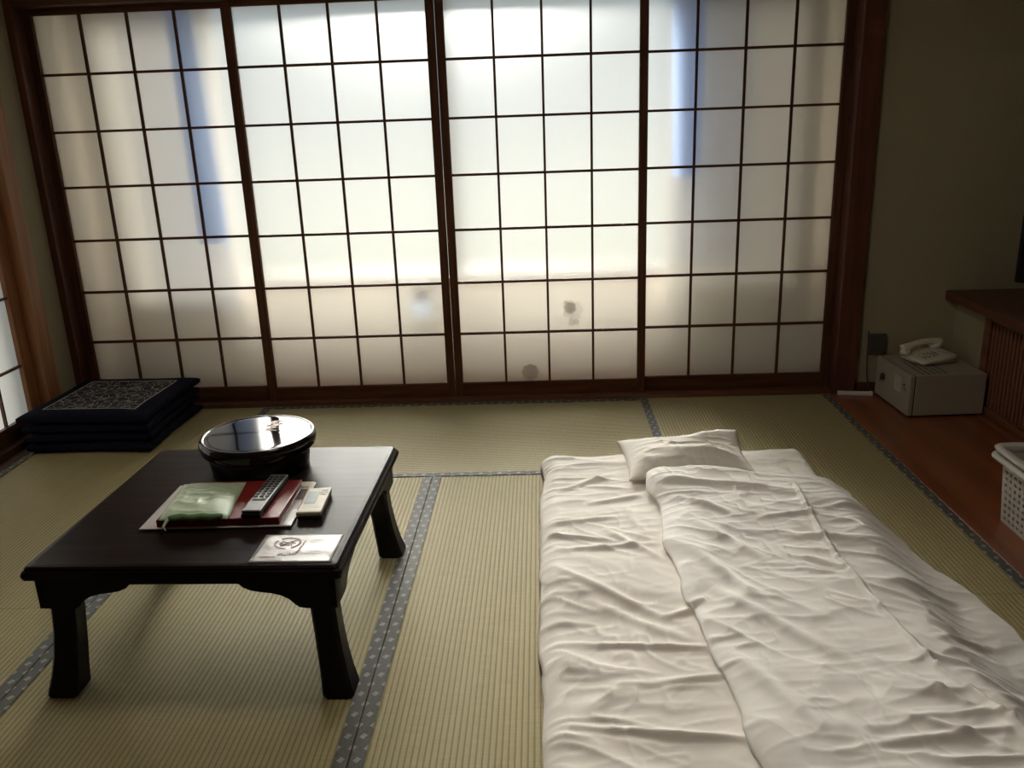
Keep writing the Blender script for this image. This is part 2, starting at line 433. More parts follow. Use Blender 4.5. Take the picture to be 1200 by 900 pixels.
yr = [Y0 - W * i for i in range(6)]
tatami(X0, X1_, yr[2], yr[0], 'Y')
tatami(X1_, X3_, yr[1], yr[0], 'X')
tatami(X1_, X2_, yr[3], yr[1], 'Y')
tatami(X2_, X3_, yr[3], yr[1], 'Y')
tatami(X3_, X4_, yr[2], yr[0], 'Y')
tatami(X0, X1_, yr[4], yr[2], 'Y')
tatami(X3_, X4_, yr[4], yr[2], 'Y')
tatami(X1_, X3_, yr[4], yr[3], 'X')
tatami(X0, X2_, yr[5], yr[4], 'X')
tatami(X2_, X4_, yr[5], yr[4], 'X')
# wooden board strip beside the mats
bd = [1.5300, 2.06, 2.55, 2.89]
for i in range(3):
    box('floor_board', bd[i], bd[i + 1] - 0.0015, YB, -0.055, -0.05, 0.001, 'board', fl, 0.0012, None, 1)
box('floor_border', XW0 - 0.05, X0 - 0.001, YB, Y0, -0.05, 0.003, 'side_sill', fl, 0.002, None, 1)
box('floor_border', XW0, X4_, YB, yr[5] - 0.001, -0.05, 0.001, 'sill', fl, 0.001, None, 1)

# walls -------------------------------------------------------------
def sbox(name, *a, mat, bevel=0.0): return box(name, *a, mat, None, bevel, 'structure')
DY0, DY1 = -1.92, -0.435          # sliding door opening in the left wall
wl = thing('wall_left', 'sand plaster wall on the left', None, kind='structure')
box('wall_section', -2.24, XW0, -0.255, 0.10, 0, HC, 'sand_wall', wl)
box('wall_section', -2.24, XW0, DY0, -0.255, 1.86, HC, 'sand_wall', wl)
box('wall_section', -2.24, XW0, YB, DY0 - 0.09, 0, HC, 'sand_wall', wl)
sbox('trim_1', -2.24, -2.108, -0.350, -0.255, 0, 1.95, mat='post', bevel=0.003)       # lighter post
sbox('trim_2', -2.24, -2.108, DY0 - 0.09, DY0, 0, 1.95, mat='post', bevel=0.003)
sbox('trim_3', -2.235, -2.112, DY0, -0.350, 1.78, 1.86, mat='side_sill', bevel=0.002)
sbox('trim_4', -2.24, -2.1225, DY0, -0.350, 0.0, 0.035, mat='side_sill', bevel=0.002)
wr = sbox('wall_right', 2.90, 3.0, YB, 0.10, 0, HC, mat='sand_wall'); wr['label'] = 'sand plaster wall on the right'
wb = thing('wall_back', 'sand plaster wall beside and above the paper screens', None, kind='structure')
box('wall_section', 1.60, 2.95, -0.060, 0.10, -0.05, HC, 'sand_wall', wb)
box('wall_section', -2.13, 1.60, -0.040, 0.055, 1.935, HC, 'sand_wall', wb)
wf = sbox('wall_front', -2.24, 3.0, YB - 0.1, YB, -0.05, HC, mat='sand_wall'); wf['label'] = 'sand plaster wall facing the screens'
ce = thing('ceiling', 'pale boarded wooden ceiling', None, kind='structure')
for i in range(11):
    a = -2.24 + i * 0.4765
    box('ceiling_board', a, a + 0.4745, YB - 0.1, 0.10, HC, HC + 0.02, 'ceiling', ce)
sbox('trim_5', 1.547, 1.645, -0.100, 0.055, -0.05, HC, mat='pillar', bevel=0.004)      # pillar right of the screens
sbox('trim_6', -2.13, -2.0955, -0.085, 0.055, 0, HC, mat='pillar', bevel=0.003)        # pillar left
lt = sbox('trim_7', -2.0955, 1.547, -0.080, 0.055, 1.846, 1.935, mat='sill', bevel=0.003)   # lintel
# sill with two grooves
sl = thing('trim_8', None, None, kind='structure')
box('sill_board', -2.0955, 1.547, -0.0845, 0.055, -0.05, 0.008, 'sill', sl, 0.002)
for y in (-0.0845, -0.058, -0.0095, 0.035):
    box('sill_ridge', -2.0955, 1.547, y, y + (0.026 if y < -0.08 else 0.012), 0.008, 0.0175, 'sill', sl, 0.001)
sbox('baseboard_back', 1.645, 2.07, -0.075, -0.0602, 0.0, 0.048, mat='pillar', bevel=0.002)

# ------------------------------------------------------------------ shoji screens
CW, CH, ZP = 0.212, 0.2478, 0.0837
pane_me = obj('paper_pane', ([(-CW / 2, 0, -CH / 2), (CW / 2, 0, -CH / 2), (CW / 2, 0, CH / 2), (-CW / 2, 0, CH / 2)], [(3, 2, 1, 0)]), 'paper')
bm = bmesh.new(); bx(bm, -0.0052, 0.0052, -0.007, 0.007, -CH * 3.5, CH * 3.5); vbar = obj('lattice_bar', bm, 'shoji_wood')
bm = bmesh.new(); bx(bm, -CW * 2, CW * 2, -0.0075, 0.0065, -0.0055, 0.0055); hbar = obj('lattice_bar', bm, 'shoji_wood_x')
protos = [pane_me, vbar, hbar]
def shoji(n, x0, front, label):
    r = thing('door_%d' % n, label, None, (x0 + CW * 2, -0.030 if front else 0.0, 0), 0, None, 'structure')
    hw = CW * 2; top = ZP + 7 * CH
    for s in (-1, 1):
        a, b = sorted((s * hw, s * (hw + 0.037)))
        box('stile', a, b, -0.015, 0.013, 0.0180, 1.8445, 'shoji_wood', r, 0.0015, None, 1)
    box('rail', -hw, hw, -0.014, 0.012, 0.0180, ZP, 'shoji_wood_x', r, 0.0015, None, 1)
    box('rail', -hw, hw, -0.014, 0.012, top, 1.8445, 'shoji_wood_x', r, 0.0015, None, 1)
    for i in range(1, 4): inst('lattice_bar', vbar, r, (-hw + CW * i, -0.003, ZP + CH * 3.5))
    for j in range(1, 7): inst('lattice_bar', hbar, r, (0, -0.003, ZP + CH * j))
    panes = {}
    for i in range(4):
        for j in range(7):
            panes[i, j] = inst('paper_pane', pane_me, r, (-hw + CW * (i + 0.5), 0.0055, ZP + CH * (j + 0.5)))
    return r, panes
SH = [(-2.0543, False), (-1.1539, True), (-0.2285, True), (0.6599, False)]
lab = ['sliding paper screen beside the cushions with a pale blue band', 'brightest sliding paper screen, behind the round box',
       'sliding paper screen with two flower shaped patches', 'dim sliding paper screen next to the telephone corner']
panels = [shoji(i + 1, x, f, lab[i]) for i, (x, f) in enumerate(SH)]
for o in protos: bpy.data.objects.remove(o)

def blob(name, pane, cx, cz, r, mat, dy, seed, lobes=0, amp=0.12, sx=1.0):
    rr = random.Random(seed); n = 40; ph = rr.random() * 6
    pts = []
    for i in range(n):
        a = 2 * PI * i / n
        k = 1 + amp * math.sin(lobes * a + ph) + 0.05 * (rr.random() - 0.5) if lobes else 1 + amp * (rr.random() - 0.5)
        pts.append((cx + sx * r * k * math.cos(a), cz + r * k * math.sin(a)))
    bm = bmesh.new(); prism(bm, pts, dy, dy - 0.0006); return obj(name, bm, mat, pane)
# torn flower patches: pane (2,1) and pane (1,0) of the third screen
p3 = panels[2][1]; px = -0.2285
def loc_in(i, j, x, z): return x - (px + CW * (i + 0.5)), z - (ZP + CH * (j + 0.5))
a, b = loc_in(2, 1, 0.309, 0.430)
blob('flower_patch', p3[2, 1], a + 0.004, b, 0.047, 'patch', -0.001, 3, 7, 0.10)
blob('flower_patch', p3[2, 1], a - 0.008, b + 0.012, 0.027, 'patch2', -0.002, 5, 6, 0.08)
blob('flower_patch', p3[2, 1], a - 0.028, b + 0.036, 0.013, 'patch', -0.002, 6, 5, 0.10)
blob('flower_patch', p3[2, 1], a + 0.019, b - 0.056, 0.014, 'patch2', -0.002, 8, 5, 0.10)
blob('flower_patch', p3[2, 1], a - 0.002, b - 0.060, 0.016, 'patch', -0.001, 9, 6, 0.2)
a, b = loc_in(1, 0, 0.101, 0.128)
blob('flower_patch', p3[1, 0], a, b, 0.040, 'patch2', -0.001, 13, 8, 0.09)
bm = bmesh.new(); bx(bm, a - 0.018, a + 0.016, -0.0018, -0.0012, b - 0.043, b - 0.02); obj('flower_patch', bm, 'patch2', p3[1, 0])

# left sliding paper door ------------------------------------------
def side_door(n, xd, yl, label):
    r = thing('door_%d' % n, label, None, (0, 0, 0), 0, None, 'structure')
    ye = yl - 4 * 0.182 - 0.03
    box('stile', xd - 0.014, xd + 0.014, yl - 0.03, yl + 0.0395, 0.0355, 1.7795, 'post', r, 0.002, None, 1)
    box('stile', xd - 0.014, xd + 0.014, ye - 0.03, ye, 0.0355, 1.7795, 'post', r, 0.002, None, 1)
    box('rail', xd - 0.013, xd + 0.013, ye, yl - 0.03, 0.0355, 0.108, 'side_sill', r, 0.002, None, 1)
    box('rail', xd - 0.013, xd + 0.013, ye, yl - 0.03, 1.74, 1.7795, 'side_sill', r, 0.002, None, 1)
    zs = [0.108] + [0.334 + 0.307 * k for k in range(5)] + [1.74]
    for k in range(1, 6): box('lattice_bar', xd - 0.006, xd + 0.008, ye, yl - 0.03, zs[k] - 0.005, zs[k] + 0.005, 'side_sill', r)
    for i in range(1, 4): box('lattice_bar', xd - 0.005, xd + 0.0075, yl - 0.03 - i * 0.182 - 0.005, yl - 0.03 - i * 0.182 + 0.005, 0.108, 1.74, 'side_sill', r)
    for i in range(4):
        for k in range(6):
            ya, yb_ = yl - 0.03 - i * 0.182, max(ye, yl - 0.03 - (i + 1) * 0.182)
            obj('paper_pane', ([(xd - 0.007, ya, zs[k]), (xd - 0.007, yb_, zs[k]), (xd - 0.007, yb_, zs[k + 1]), (xd - 0.007, ya, zs[k + 1])], [(0, 1, 2, 3)]), 'paper_side', r)
side_door(5, -2.172, -0.390, 'sliding paper door in the left wall beside the cushions')
side_door(6, -2.206, -1.158, 'second sliding paper door in the left wall')

# ------------------------------------------------------------------ window bay behind the screens
WX0, WX1, WZ0, WZ1, WY = -2.02, 1.46, 0.50, 1.93, 0.30
wo_ = thing('wall_outer', 'plaster wall of the window bay behind the screens', None, kind='structure')
box('wall_section', -2.25, WX0, WY, WY + 0.12, -0.05, 2.15, 'plaster', wo_)
box('wall_section', WX1, 1.85, WY, WY + 0.12, -0.05, 2.15, 'plaster', wo_)
box('wall_section', WX0, WX1, WY, WY + 0.12, -0.05, WZ0, 'plaster', wo_)
box('wall_section', WX0, WX1, WY, WY + 0.12, WZ1, 2.15, 'plaster', wo_)
box('wall_section', -2.25, -2.13, 0.10, WY, -0.05, 2.15, 'plaster', wo_)
box('wall_section', 1.73, 1.85, 0.10, WY, -0.05, 2.15, 'plaster', wo_)
box('wall_section', -2.25, 1.85, 0.055, WY + 0.12, 2.15, 2.25, 'plaster', wo_)
box('bay_floor', -2.13, 1.73, 0.0555, WY, -0.05, 0.0, 'sill', wo_)
wi = thing('window_1', 'aluminium window behind the paper screens', None, kind='structure')
box('window_frame', WX0, WX1, WY + 0.03, WY + 0.08, WZ0, WZ0 + 0.04, 'alu', wi)
box('window_frame', WX0, WX1, WY + 0.03, WY + 0.08, WZ1 - 0.04, WZ1, 'alu', wi)
for x in (WX0 + 0.02, -0.28, WX1 - 0.02):
    box('window_frame', x - 0.02, x + 0.02, WY + 0.03, WY + 0.08, WZ0 + 0.04, WZ1 - 0.04, 'alu', wi)
box('added_ledge_board', WX0, WX1, WY - 0.006, WY + 0.0298, WZ0, WZ0 + 0.012, 'post', wi, 0.002, None, 1)  # board added to darken the sunlit ledge behind the paper
for a, b in ((WX0 + 0.04, -0.30), (-0.26, WX1 - 0.04)):
    obj('pane', ([(a, WY + 0.055, WZ0 + 0.04), (b, WY + 0.055, WZ0 + 0.04), (b, WY + 0.055, WZ1 - 0.04), (a, WY + 0.055, WZ1 - 0.04)], [(0, 1, 2, 3)]), 'glass', wi)
gnd = sbox('ground', -60, 60, -30, 90, -3.6, -3.5, mat='ground'); gnd['label'] = 'ground outside the window'

# ------------------------------------------------------------------ assumed curtains of the window bay, added to shape the glow in the paper
def curtain(name, x0, x1, y, z0, z1, mat, folds, depth, label, cat, group=None, shape=None, nx=90, nz=40):
    vs, fs = [], []
    for j in range(nz + 1):
        t = j / nz; z = z0 + (z1 - z0) * t
        for i in range(nx + 1):
            s = i / nx
            a, b = (x0, x1) if shape is None else shape(t)
            x = a + (b - a) * s
            vs.append((x, y + depth * math.sin(s * folds * 2 * PI + 0.6 * math.sin(3 * t)) , z))
    for j in range(nz):
        for i in range(nx):
            q = j * (nx + 1) + i; fs.append((q, q + 1, q + nx + 2, q + nx + 1))
    o = obj(name, (vs, fs), mat, None, True)
    return tag(o, label, cat, group)
curtain('tint_curtain', 0, 0, 0.100, 0.78, 2.02, 'blue_tint_cloth', 5, 0.006, 'pale blue cloth added to tint the screen beside the cushions', 'curtain', 'added blue cloths',
        lambda t: (-1.50 - 0.02 * t, -1.385 - 0.02 * t + 0.03 * (1 - t)))
curtain('tint_curtain', 0, 0, 0.100, 1.02, 2.02, 'blue_tint_cloth', 5, 0.006, 'pale blue cloth added to tint the dim screen by the telephone', 'curtain', 'added blue cloths',
        lambda t: (0.80 - 0.03 * t, 0.92 + 0.02 * t))
curtain('tint_sheer', -1.80, -1.38, 0.170, 0.40, 2.02, 'tint_fade_cloth', 7, 0.012, 'thin bluish sheer added to fade the blue tint beside the cushions', 'curtain', 'added bluish sheers')
curtain('tint_sheer', 0.80, 1.18, 0.170, 0.60, 2.02, 'tint_fade_cloth', 6, 0.012, 'thin bluish sheer added to fade the blue tint by the telephone', 'curtain', 'added bluish sheers')
curtain('assumed_lace', -1.22, -0.30, 0.255, 0.54, 1.98, 'lace', 9, 0.012, 'assumed white lace curtain behind the brightest paper screen', 'curtain', 'assumed lace curtains')
curtain('assumed_lace', -0.24, 0.74, 0.255, 0.54, 1.98, 'lace', 10, 0.012, 'assumed white lace curtain behind the patched paper screen', 'curtain', 'assumed lace curtains')
curtain('dimming_drape', -2.06, -1.36, 0.215, 0.03, 2.02, 'dimmer_l', 12, 0.006, 'beige drape added to dim the screen beside the cushions', 'drape', 'added drapes')
curtain('dimming_drape', 0.79, 1.52, 0.215, 0.03, 2.02, 'dimmer_r', 12, 0.006, 'brown drape added to dim the screen by the telephone', 'drape', 'added drapes')
rod = obj('curtain_rail', tube([(-1.75, 0.21, 2.05), (1.25, 0.21, 2.05)], 0.010, 10), 'alu')
tag(rod, 'slim metal curtain rail over the window bay', 'rail')
for x in (-1.7, 1.2):
    box('bracket', x - 0.008, x + 0.008, 0.20, WY - 0.0005, 2.045, 2.07, 'alu', rod)
    box('bracket', x - 0.012, x + 0.012, WY - 0.004, WY - 0.0002, 2.03, 2.085, 'alu', rod)
sb = thing('bracket_shelf', 'tiny bracket shelf under the window behind the bright screen', 'shelf', (-0.455, 0.2998, 0.338))
bm = bmesh.new(); bx(bm, -0.060, 0.060, -0.13, 0.0, 0.0, 0.012, 0.002, 1); obj('shelf_board', bm, 'plaster', sb)
bm = bmesh.new(); prism(bm, [(-0.10, -0.0002), (0.0, -0.0002), (0.0, -0.09)], -0.006, 0.006, 'YZ'); obj('bracket', bm, 'plaster', sb)
bt = thing('spray_bottle', 'blurred pale blue jar with wide brown cap behind the bright screen', 'jar', (-0.455, 0.225, 0.3502))
obj('body', lathe([(0.0, 0.0), (0.046, 0.0), (0.052, 0.006), (0.052, 0.070), (0.044, 0.082), (0.0, 0.083)], 28), 'bottle', bt, True)
obj('cap', lathe([(0.0, 0.0832), (0.036, 0.0832), (0.036, 0.165), (0.031, 0.172), (0.0, 0.172)], 24), 'cap', bt, True)

# ------------------------------------------------------------------ fill lamp, added unseen overhead to brighten the bed
cl = thing('fill_lamp', 'square wood framed fill lamp added above the view to brighten the bed', 'lamp', (0.10, -2.10, 2.4198))
bm = bmesh.new(); bx(bm, -0.10, 0.10, -0.10, 0.10, -0.03, 0.0, 0.004); obj('ceiling_mount', bm, 'white_plastic', cl)
for k in range(4):
    bm = bmesh.new(); bx(bm, -0.26, 0.26, -0.26, -0.238, -0.125, -0.030, 0.003, 1); o = obj('frame_board', bm, 'post', cl); o.rotation_euler = (0, 0, k * PI / 2)
bm = bmesh.new(); bx(bm, -0.236, 0.236, -0.236, 0.236, -0.040, -0.0305); obj('reflector', bm, 'white_plastic', cl)
FILL = 10.0
ld = bpy.data.lights.new('fill_light', 'AREA'); ld.shape = 'SQUARE'; ld.size = 0.44; ld.energy = FILL; ld.color = (1.0, 0.93, 0.82)  # added fill light for the bed and floor
lo = bpy.data.objects.new('fill_light', ld); col.objects.link(lo); lo.parent = cl; lo.location = (0, 0, -0.118)

# ================================================================== LOW TABLE
TZ = 0.355
tb = thing('low_table', 'square black lacquered low table with scalloped apron and flared legs', 'table', (-0.675, -1.924, 0), math.radians(-1.1))
H = 0.3735
bm = bmesh.new()
prof = [(-0.006, TZ), (0.004, TZ - 0.001), (0.009, TZ - 0.006), (0.0095, TZ - 0.010), (0.014, TZ - 0.013), (0.017, TZ - 0.022), (0.014, TZ - 0.032), (0.004, TZ - 0.037), (-0.01, TZ - 0.038)]
rings = []
for o_, z in prof:
    e = H + o_ - 0.010; rr = 0.012; ring = []
    for cx, cy, a0 in ((1, 1, 0), (-1, 1, 90), (-1, -1, 180), (1, -1, 270)):
        for k in range(5):
            a = math.radians(a0 + 22.5 * k)
            ring.append(bm.verts.new((cx * (e - rr) + rr * math.cos(a), cy * (e - rr) + rr * math.sin(a), z)))
    rings.append(ring)
for A, B in zip(rings, rings[1:]):
    for i in range(len(A)): bm.faces.new((A[i], A[(i + 1) % len(A)], B[(i + 1) % len(A)], B[i]))
bm.faces.new(rings[0]); bm.faces.new(rings[-1][::-1])
obj('table_top', bm, 'lacquer', tb)
# apron: scalloped boards
def apron_poly():
    L = 0.358; top = TZ - 0.0382
    right_ = [(0.130, 0.301), (0.140, 0.291), (0.158, 0.283), (0.180, 0.279), (0.205, 0.276), (0.228, 0.270), (0.246, 0.260), (0.258, 0.247), (0.268, 0.239), (0.285, 0.236), (L, 0.238)]
    return [(L, top)] + [(-L, top)] + [(-x, z) for x, z in right_[::-1]] + right_
for k in range(4):
    bm = bmesh.new(); prism(bm, apron_poly(), -0.358, -0.336)
    o = obj('apron', bm, 'lacquer_leg', tb); o.rotation_euler = (0, 0, k * PI / 2)
# legs: sabre curved
def leg_mesh():
    vs, fs = [], []; st = [(0.260, 0.317, 0.030), (0.22, 0.317, 0.030), (0.16, 0.321, 0.030), (0.10, 0.327, 0.0315), (0.05, 0.334, 0.034), (0.02, 0.339, 0.037), (0.006, 0.341, 0.038), (0.0, 0.341, 0.034)]
    for z, c, h in st:
        b = 0.008
        for dx, dy in ((h, -h + b), (h, h - b), (h - b, h), (-h + b, h), (-h, h - b), (-h, -h + b), (-h + b, -h), (h - b, -h)):
            vs.append((c + dx, c + dy, z))
    for i in range(len(st) - 1):
        for k in range(8): fs.append((i * 8 + k, i * 8 + (k + 1) % 8, (i + 1) * 8 + (k + 1) % 8, (i + 1) * 8 + k))
    fs.append(tuple(range(8))); fs.append(tuple(range((len(st) - 1) * 8, len(st) * 8))[::-1])
    return vs, fs
L0 = obj('leg', leg_mesh(), 'lacquer_leg', tb)
for k in (1, 2, 3): inst('leg', L0, tb, rot=(0, 0, k * PI / 2))

# ------------------------------------------------------------------ round lacquer box
rb = thing('lacquer_box', 'round black lacquer box with a glossy rimmed lid on the table', 'box', (-0.668, -1.712, TZ + 0.0002))
obj('body', lathe([(0.0, 0.0), (0.132, 0.0), (0.137, 0.004), (0.145, 0.05), (0.149, 0.0775), (0.0, 0.0775)], 72), 'box_black', rb, True)
lid = obj('lid', lathe([(0.1510, 0.070), (0.157, 0.067), (0.1630, 0.073), (0.1655, 0.086), (0.1650, 0.098), (0.1625, 0.105), (0.1585, 0.1082), (0.1535, 0.1084), (0.1515, 0.1072), (0.1500, 0.1068), (0.1480, 0.1072), (0.135, 0.1076), (0.0, 0.1085)], 96), 'lid_gloss', rb, True)
rr = random.Random(12)
for k in range(16):                                   # small painted spray on the lid
    ang = rr.random() * PI * 2; l = 0.010 + 0.016 * rr.random(); cx_ = 0.024 + 0.010 * rr.random(); cy_ = 0.020 + 0.085 * (k / 16.0)
    bm = bmesh.new(); bx(bm, -l, l, -0.0016, 0.0016, 0.1080, 0.1090, mat=Matrix.Rotation(ang, 4, 'Z'))
    obj('painted_stroke', bm, ('gold_paint', 'red_paint', 'white_paint')[k % 3], lid, loc=(cx_, cy_, 0))
obj('lid_underside', lathe([(0.0, 0.0778), (0.1512, 0.0778), (0.1512, 0.082), (0.0, 0.082)], 72), 'box_black', rb)

# ------------------------------------------------------------------ tray, binder, green pack, remotes, card
tr = thing('serving_tray', 'thin whitish tray board under the red binder', 'tray', (-0.664, -1.965, TZ + 0.0002), math.radians(0.6))
bm = bmesh.new(); bx(bm, -0.192, 0.192, -0.148, 0.120, 0.0025, 0.0065, 0.0018)
obj('board', bm, 'tray', tr)
for sx in (-1, 1):
    for y in (-0.12, 0.10):
        bm = bmesh.new(); bx(bm, sx * 0.16 - 0.012, sx * 0.16 + 0.012, y - 0.01, y + 0.01, 0.0, 0.0026); obj('foot', bm, 'tray', tr)
bz = TZ + 0.0069
bi = thing('ring_binder', 'dark red guest binder lying on the tray', 'binder', (-0.657, -1.988, bz), math.radians(0.6))
bm = bmesh.new(); bx(bm, -0.155, 0.155, -0.115, 0.115, 0.0, 0.0025, 0.001); obj('cover', bm, 'red', bi)
bm = bmesh.new(); bx(bm, -0.154, 0.1525, -0.108, 0.112, 0.0027, 0.0165); obj('pages', bm, 'page', bi)
for k in range(3):
    bm = bmesh.new(); z = 0.005 + k * 0.0042; bx(bm, 0.1526, 0.1534, -0.106, 0.112, z, z + 0.0012); obj('page_edge', bm, 'red_dark', bi)
bm = bmesh.new(); bx(bm, -0.155, 0.155, -0.115, 0.115, 0.0167, 0.0195, 0.001); obj('cover', bm, 'red', bi)
bm = bmesh.new(); bx(bm, -0.155, 0.155, -0.1185, -0.1152, 0.0, 0.0195, 0.0012); obj('spine', bm, 'red_dark', bi)
bm = bmesh.new(); bx(bm, -0.154, 0.154, -0.100, -0.0985, 0.0194, 0.0199); obj('hinge_crease', bm, 'red_dark', bi)
# green pack: soft bag
gz = bz + 0.0199
gp = thing('green_package', 'pale green plastic wrapped pack lying on the red binder', 'package', (-0.727, -2.000, gz), math.radians(1.5))
n = 44; u = np.linspace(-1, 1, n); U, V = np.meshgrid(u, u)
edge = (1 - np.abs(U) ** 3.2).clip(0) ** 0.55 * (1 - np.abs(V) ** 3.2).clip(0) ** 0.55
hz = 0.002 + 0.017 * edge + edge * (0.0030 * vnoise(U * 3.1, V * 2.6, 2) + 0.004 * ridge(U * 2.2 + V, V * 5, 3, 3) - 0.002)
hz *= 1.0 - 0.25 * smooth(-0.1, 1.0, V)
X = 0.088 * U * (1 + 0.05 * vnoise(V * 2, 0 * V, 4)) - 0.010 * V; Y = 0.112 * V * (1 + 0.04 * vnoise(U * 2, 0 * U, 6))
obj('wrapper', grid_mesh(X, Y, hz, 0 * hz), 'green', gp, True)
# folded darker front roll
fx = [(-0.050 + 0.134 * i / 20.0) for i in range(21)]
obj('folded_flap', tube([(x_, -0.112 - 0.003 * math.sin(i * 0.9), 0.0098) for i, x_ in enumerate(fx)], [0.0092 * (1 - abs(2 * i / 20.0 - 1) ** 12 * 0.6) for i in range(21)], 12), 'green_dark', gp, True)
o = obj('tie_tail', tube([(-0.045, -0.108, 0.006), (-0.052, -0.124, 0.004), (-0.058, -0.134, -0.006), (-0.050, -0.139, -0.014)], [0.002, 0.004, 0.0035, 0.002], 7), 'green', gp, True)
# TV remote
rm = thing('tv_remote', 'silver and black television remote resting on the red binder', 'remote', (-0.566, -1.992, gz), math.radians(-1.5))
bm = bmesh.new(); bx(bm, -0.025, 0.025, -0.118, 0.118, 0.0002, 0.012, 0.004, 3); obj('back_shell', bm, 'black', rm)
bm = bmesh.new(); bx(bm, -0.0245, 0.0245, -0.112, 0.117, 0.0122, 0.0195, 0.003, 3); obj('face_plate', bm, 'silver', rm)
bm = bmesh.new(); bx(bm, -0.0055, 0.0055, -0.0038, 0.0038, 0, 0.0022, 0.001, 1); kp = obj('button', bm, 'key_dark', rm, loc=(-0.0145, 0.096, 0.0194))
first = True
for i in range(9):
    for j in range(3):
        if first: first = False; continue
        inst('button', kp, rm, (-0.0145 + 0.0145 * j, 0.096 - i * 0.0155, 0.0194))
bm = bmesh.new(); bx(bm, -0.018, 0.018, -0.052, -0.038, 0.0194, 0.0212, 0.001, 1); obj('button', bm, 'key_dark', rm)
# AC remote
ac = thing('aircon_remote', 'cream air conditioner remote with small grey display', 'remote', (-0.439, -1.995, TZ + 0.0002), math.radians(3))
bm = bmesh.new(); bx(bm, -0.031, 0.031, -0.072, 0.076, 0.0, 0.010, 0.003, 2); obj('back_shell', bm, 'leaf_brown', ac)
bm = bmesh.new(); bx(bm, -0.0325, 0.0325, -0.075, 0.078, 0.0102, 0.0225, 0.004, 3); obj('case', bm, 'cream', ac)
bm = bmesh.new(); bx(bm, -0.024, 0.006, -0.022, 0.052, 0.0222, 0.0230, 0.0006, 1); obj('display', bm, 'lcd', ac)
for x, y, rx_, ry_ in ((0.018, 0.062, 0.008, 0.005), (0.013, 0.046, 0.005, 0.004), (0.024, 0.046, 0.005, 0.004), (0.018, 0.032, 0.008, 0.003)):
    bm = bmesh.new(); bx(bm, x - rx_, x + rx_, y - ry_, y + ry_, 0.0224, 0.0238, 0.0008, 1); obj('button', bm, 'phone_key', ac)
bm = bmesh.new(); bx(bm, -0.026, 0.026, -0.048, -0.0468, 0.0223, 0.0229); obj('cover_seam', bm, 'phone_key', ac)
# leaflet peeping out between binder and remote
le = thing('leaflet', 'small brown and cream leaflet between red binder and cream remote', 'leaflet', (-0.497, -1.895, TZ + 0.0069), math.radians(2))
bm = bmesh.new(); bx(bm, -0.022, 0.020, -0.066, 0.052, 0.0, 0.0008); obj('sheet', bm, 'leaf_cream', le)
bm = bmesh.new(); bx(bm, -0.021, 0.017, -0.064, 0.002, 0.0008, 0.0012); obj('printed_photo', bm, 'leaf_brown', le)
bm = bmesh.new(); bx(bm, -0.016, 0.013, 0.012, 0.017, 0.0008, 0.0012); obj('printed_photo', bm, 'leaf_brown', le)
# card in a clear sleeve with red stamp
cd = thing('stamped_card', 'white card in plastic sleeve with red round stamp on table corner', 'card', (-0.425, -2.218, TZ + 0.0002), math.radians(-1.0))
n = 20; U, V = np.meshgrid(np.linspace(-1, 1, n), np.linspace(-1, 1, n))
obj('sleeve', grid_mesh(0.096 * U, 0.067 * V, 0.0012 + 0.0007 * vnoise(U * 2, V * 2, 3), 0 * U), 'card', cd, True)
def arc(cx, cy, r0, r1, a0, a1, z, n=24):
    bm = bmesh.new(); pts = []
    for i in range(n + 1):
        a = math.radians(a0 + (a1 - a0) * i / n); pts.append((cx + r1 * 1.15 * math.cos(a), cy + r1 * math.sin(a)))
    for i in range(n, -1, -1):
        a = math.radians(a0 + (a1 - a0) * i / n); pts.append((cx + r0 * 1.15 * math.cos(a), cy + r0 * math.sin(a)))
    prism(bm, pts, z, z + 0.0003, 'XY'); return bm
zc = 0.0022
obj('stamp_ring', arc(-0.030, 0.022, 0.024, 0.029, -60, 130, zc), 'ink', cd)
obj('stamp_ring', arc(-0.030, 0.022, 0.024, 0.0275, 150, 275, zc), 'ink', cd)
rr = random.Random(4)
for k in range(14):
    x = -0.046 + 0.033 * rr.random(); y = 0.008 + 0.030 * rr.random(); l = 0.004 + 0.005 * rr.random()
    bm = bmesh.new(); bx(bm, -l, l, -0.0011, 0.0011, zc, zc + 0.0003, mat=Matrix.Rotation(rr.random() * 3, 4, 'Z')); obj('stamp_stroke', bm, 'ink', cd, loc=(x, y, 0))
for k in range(10):                                   # written characters under the ring
    x = -0.035 + 0.0038 * k; l = 0.003 + 0.004 * rr.random()
    bm = bmesh.new(); bx(bm, -l * 0.9, l * 0.9, -0.0012, 0.0012, zc, zc + 0.0003, mat=Matrix.Rotation(1.1 + rr.random() * 1.2, 4, 'Z')); obj('ink_stroke', bm, 'ink', cd, loc=(x, -0.037 + 0.006 * rr.random(), 0))
for k in range(7):                                    # vertical signature beside it
    bm = bmesh.new(); bx(bm, -0.0060, 0.0060, -0.0012, 0.0012, zc, zc + 0.0003, mat=Matrix.Rotation(0.6 + rr.random() * 1.4, 4, 'Z')); obj('ink_stroke', bm, 'ink', cd, loc=(0.010 - 0.0006 * k, 0.030 - 0.010 * k, 0))
bm = arc(-0.060, -0.045, 0.0, 0.016, 0, 180, zc); obj('pink_print', bm, 'ink_pink', cd)
for k in range(6):
    bm = bmesh.new(); bx(bm, 0.026, 0.078 - 0.006 * (k % 3), 0.040 - 0.014 * k, 0.0412 - 0.014 * k, zc, zc + 0.0002); obj('print_line', bm, 'ink_grey', cd)

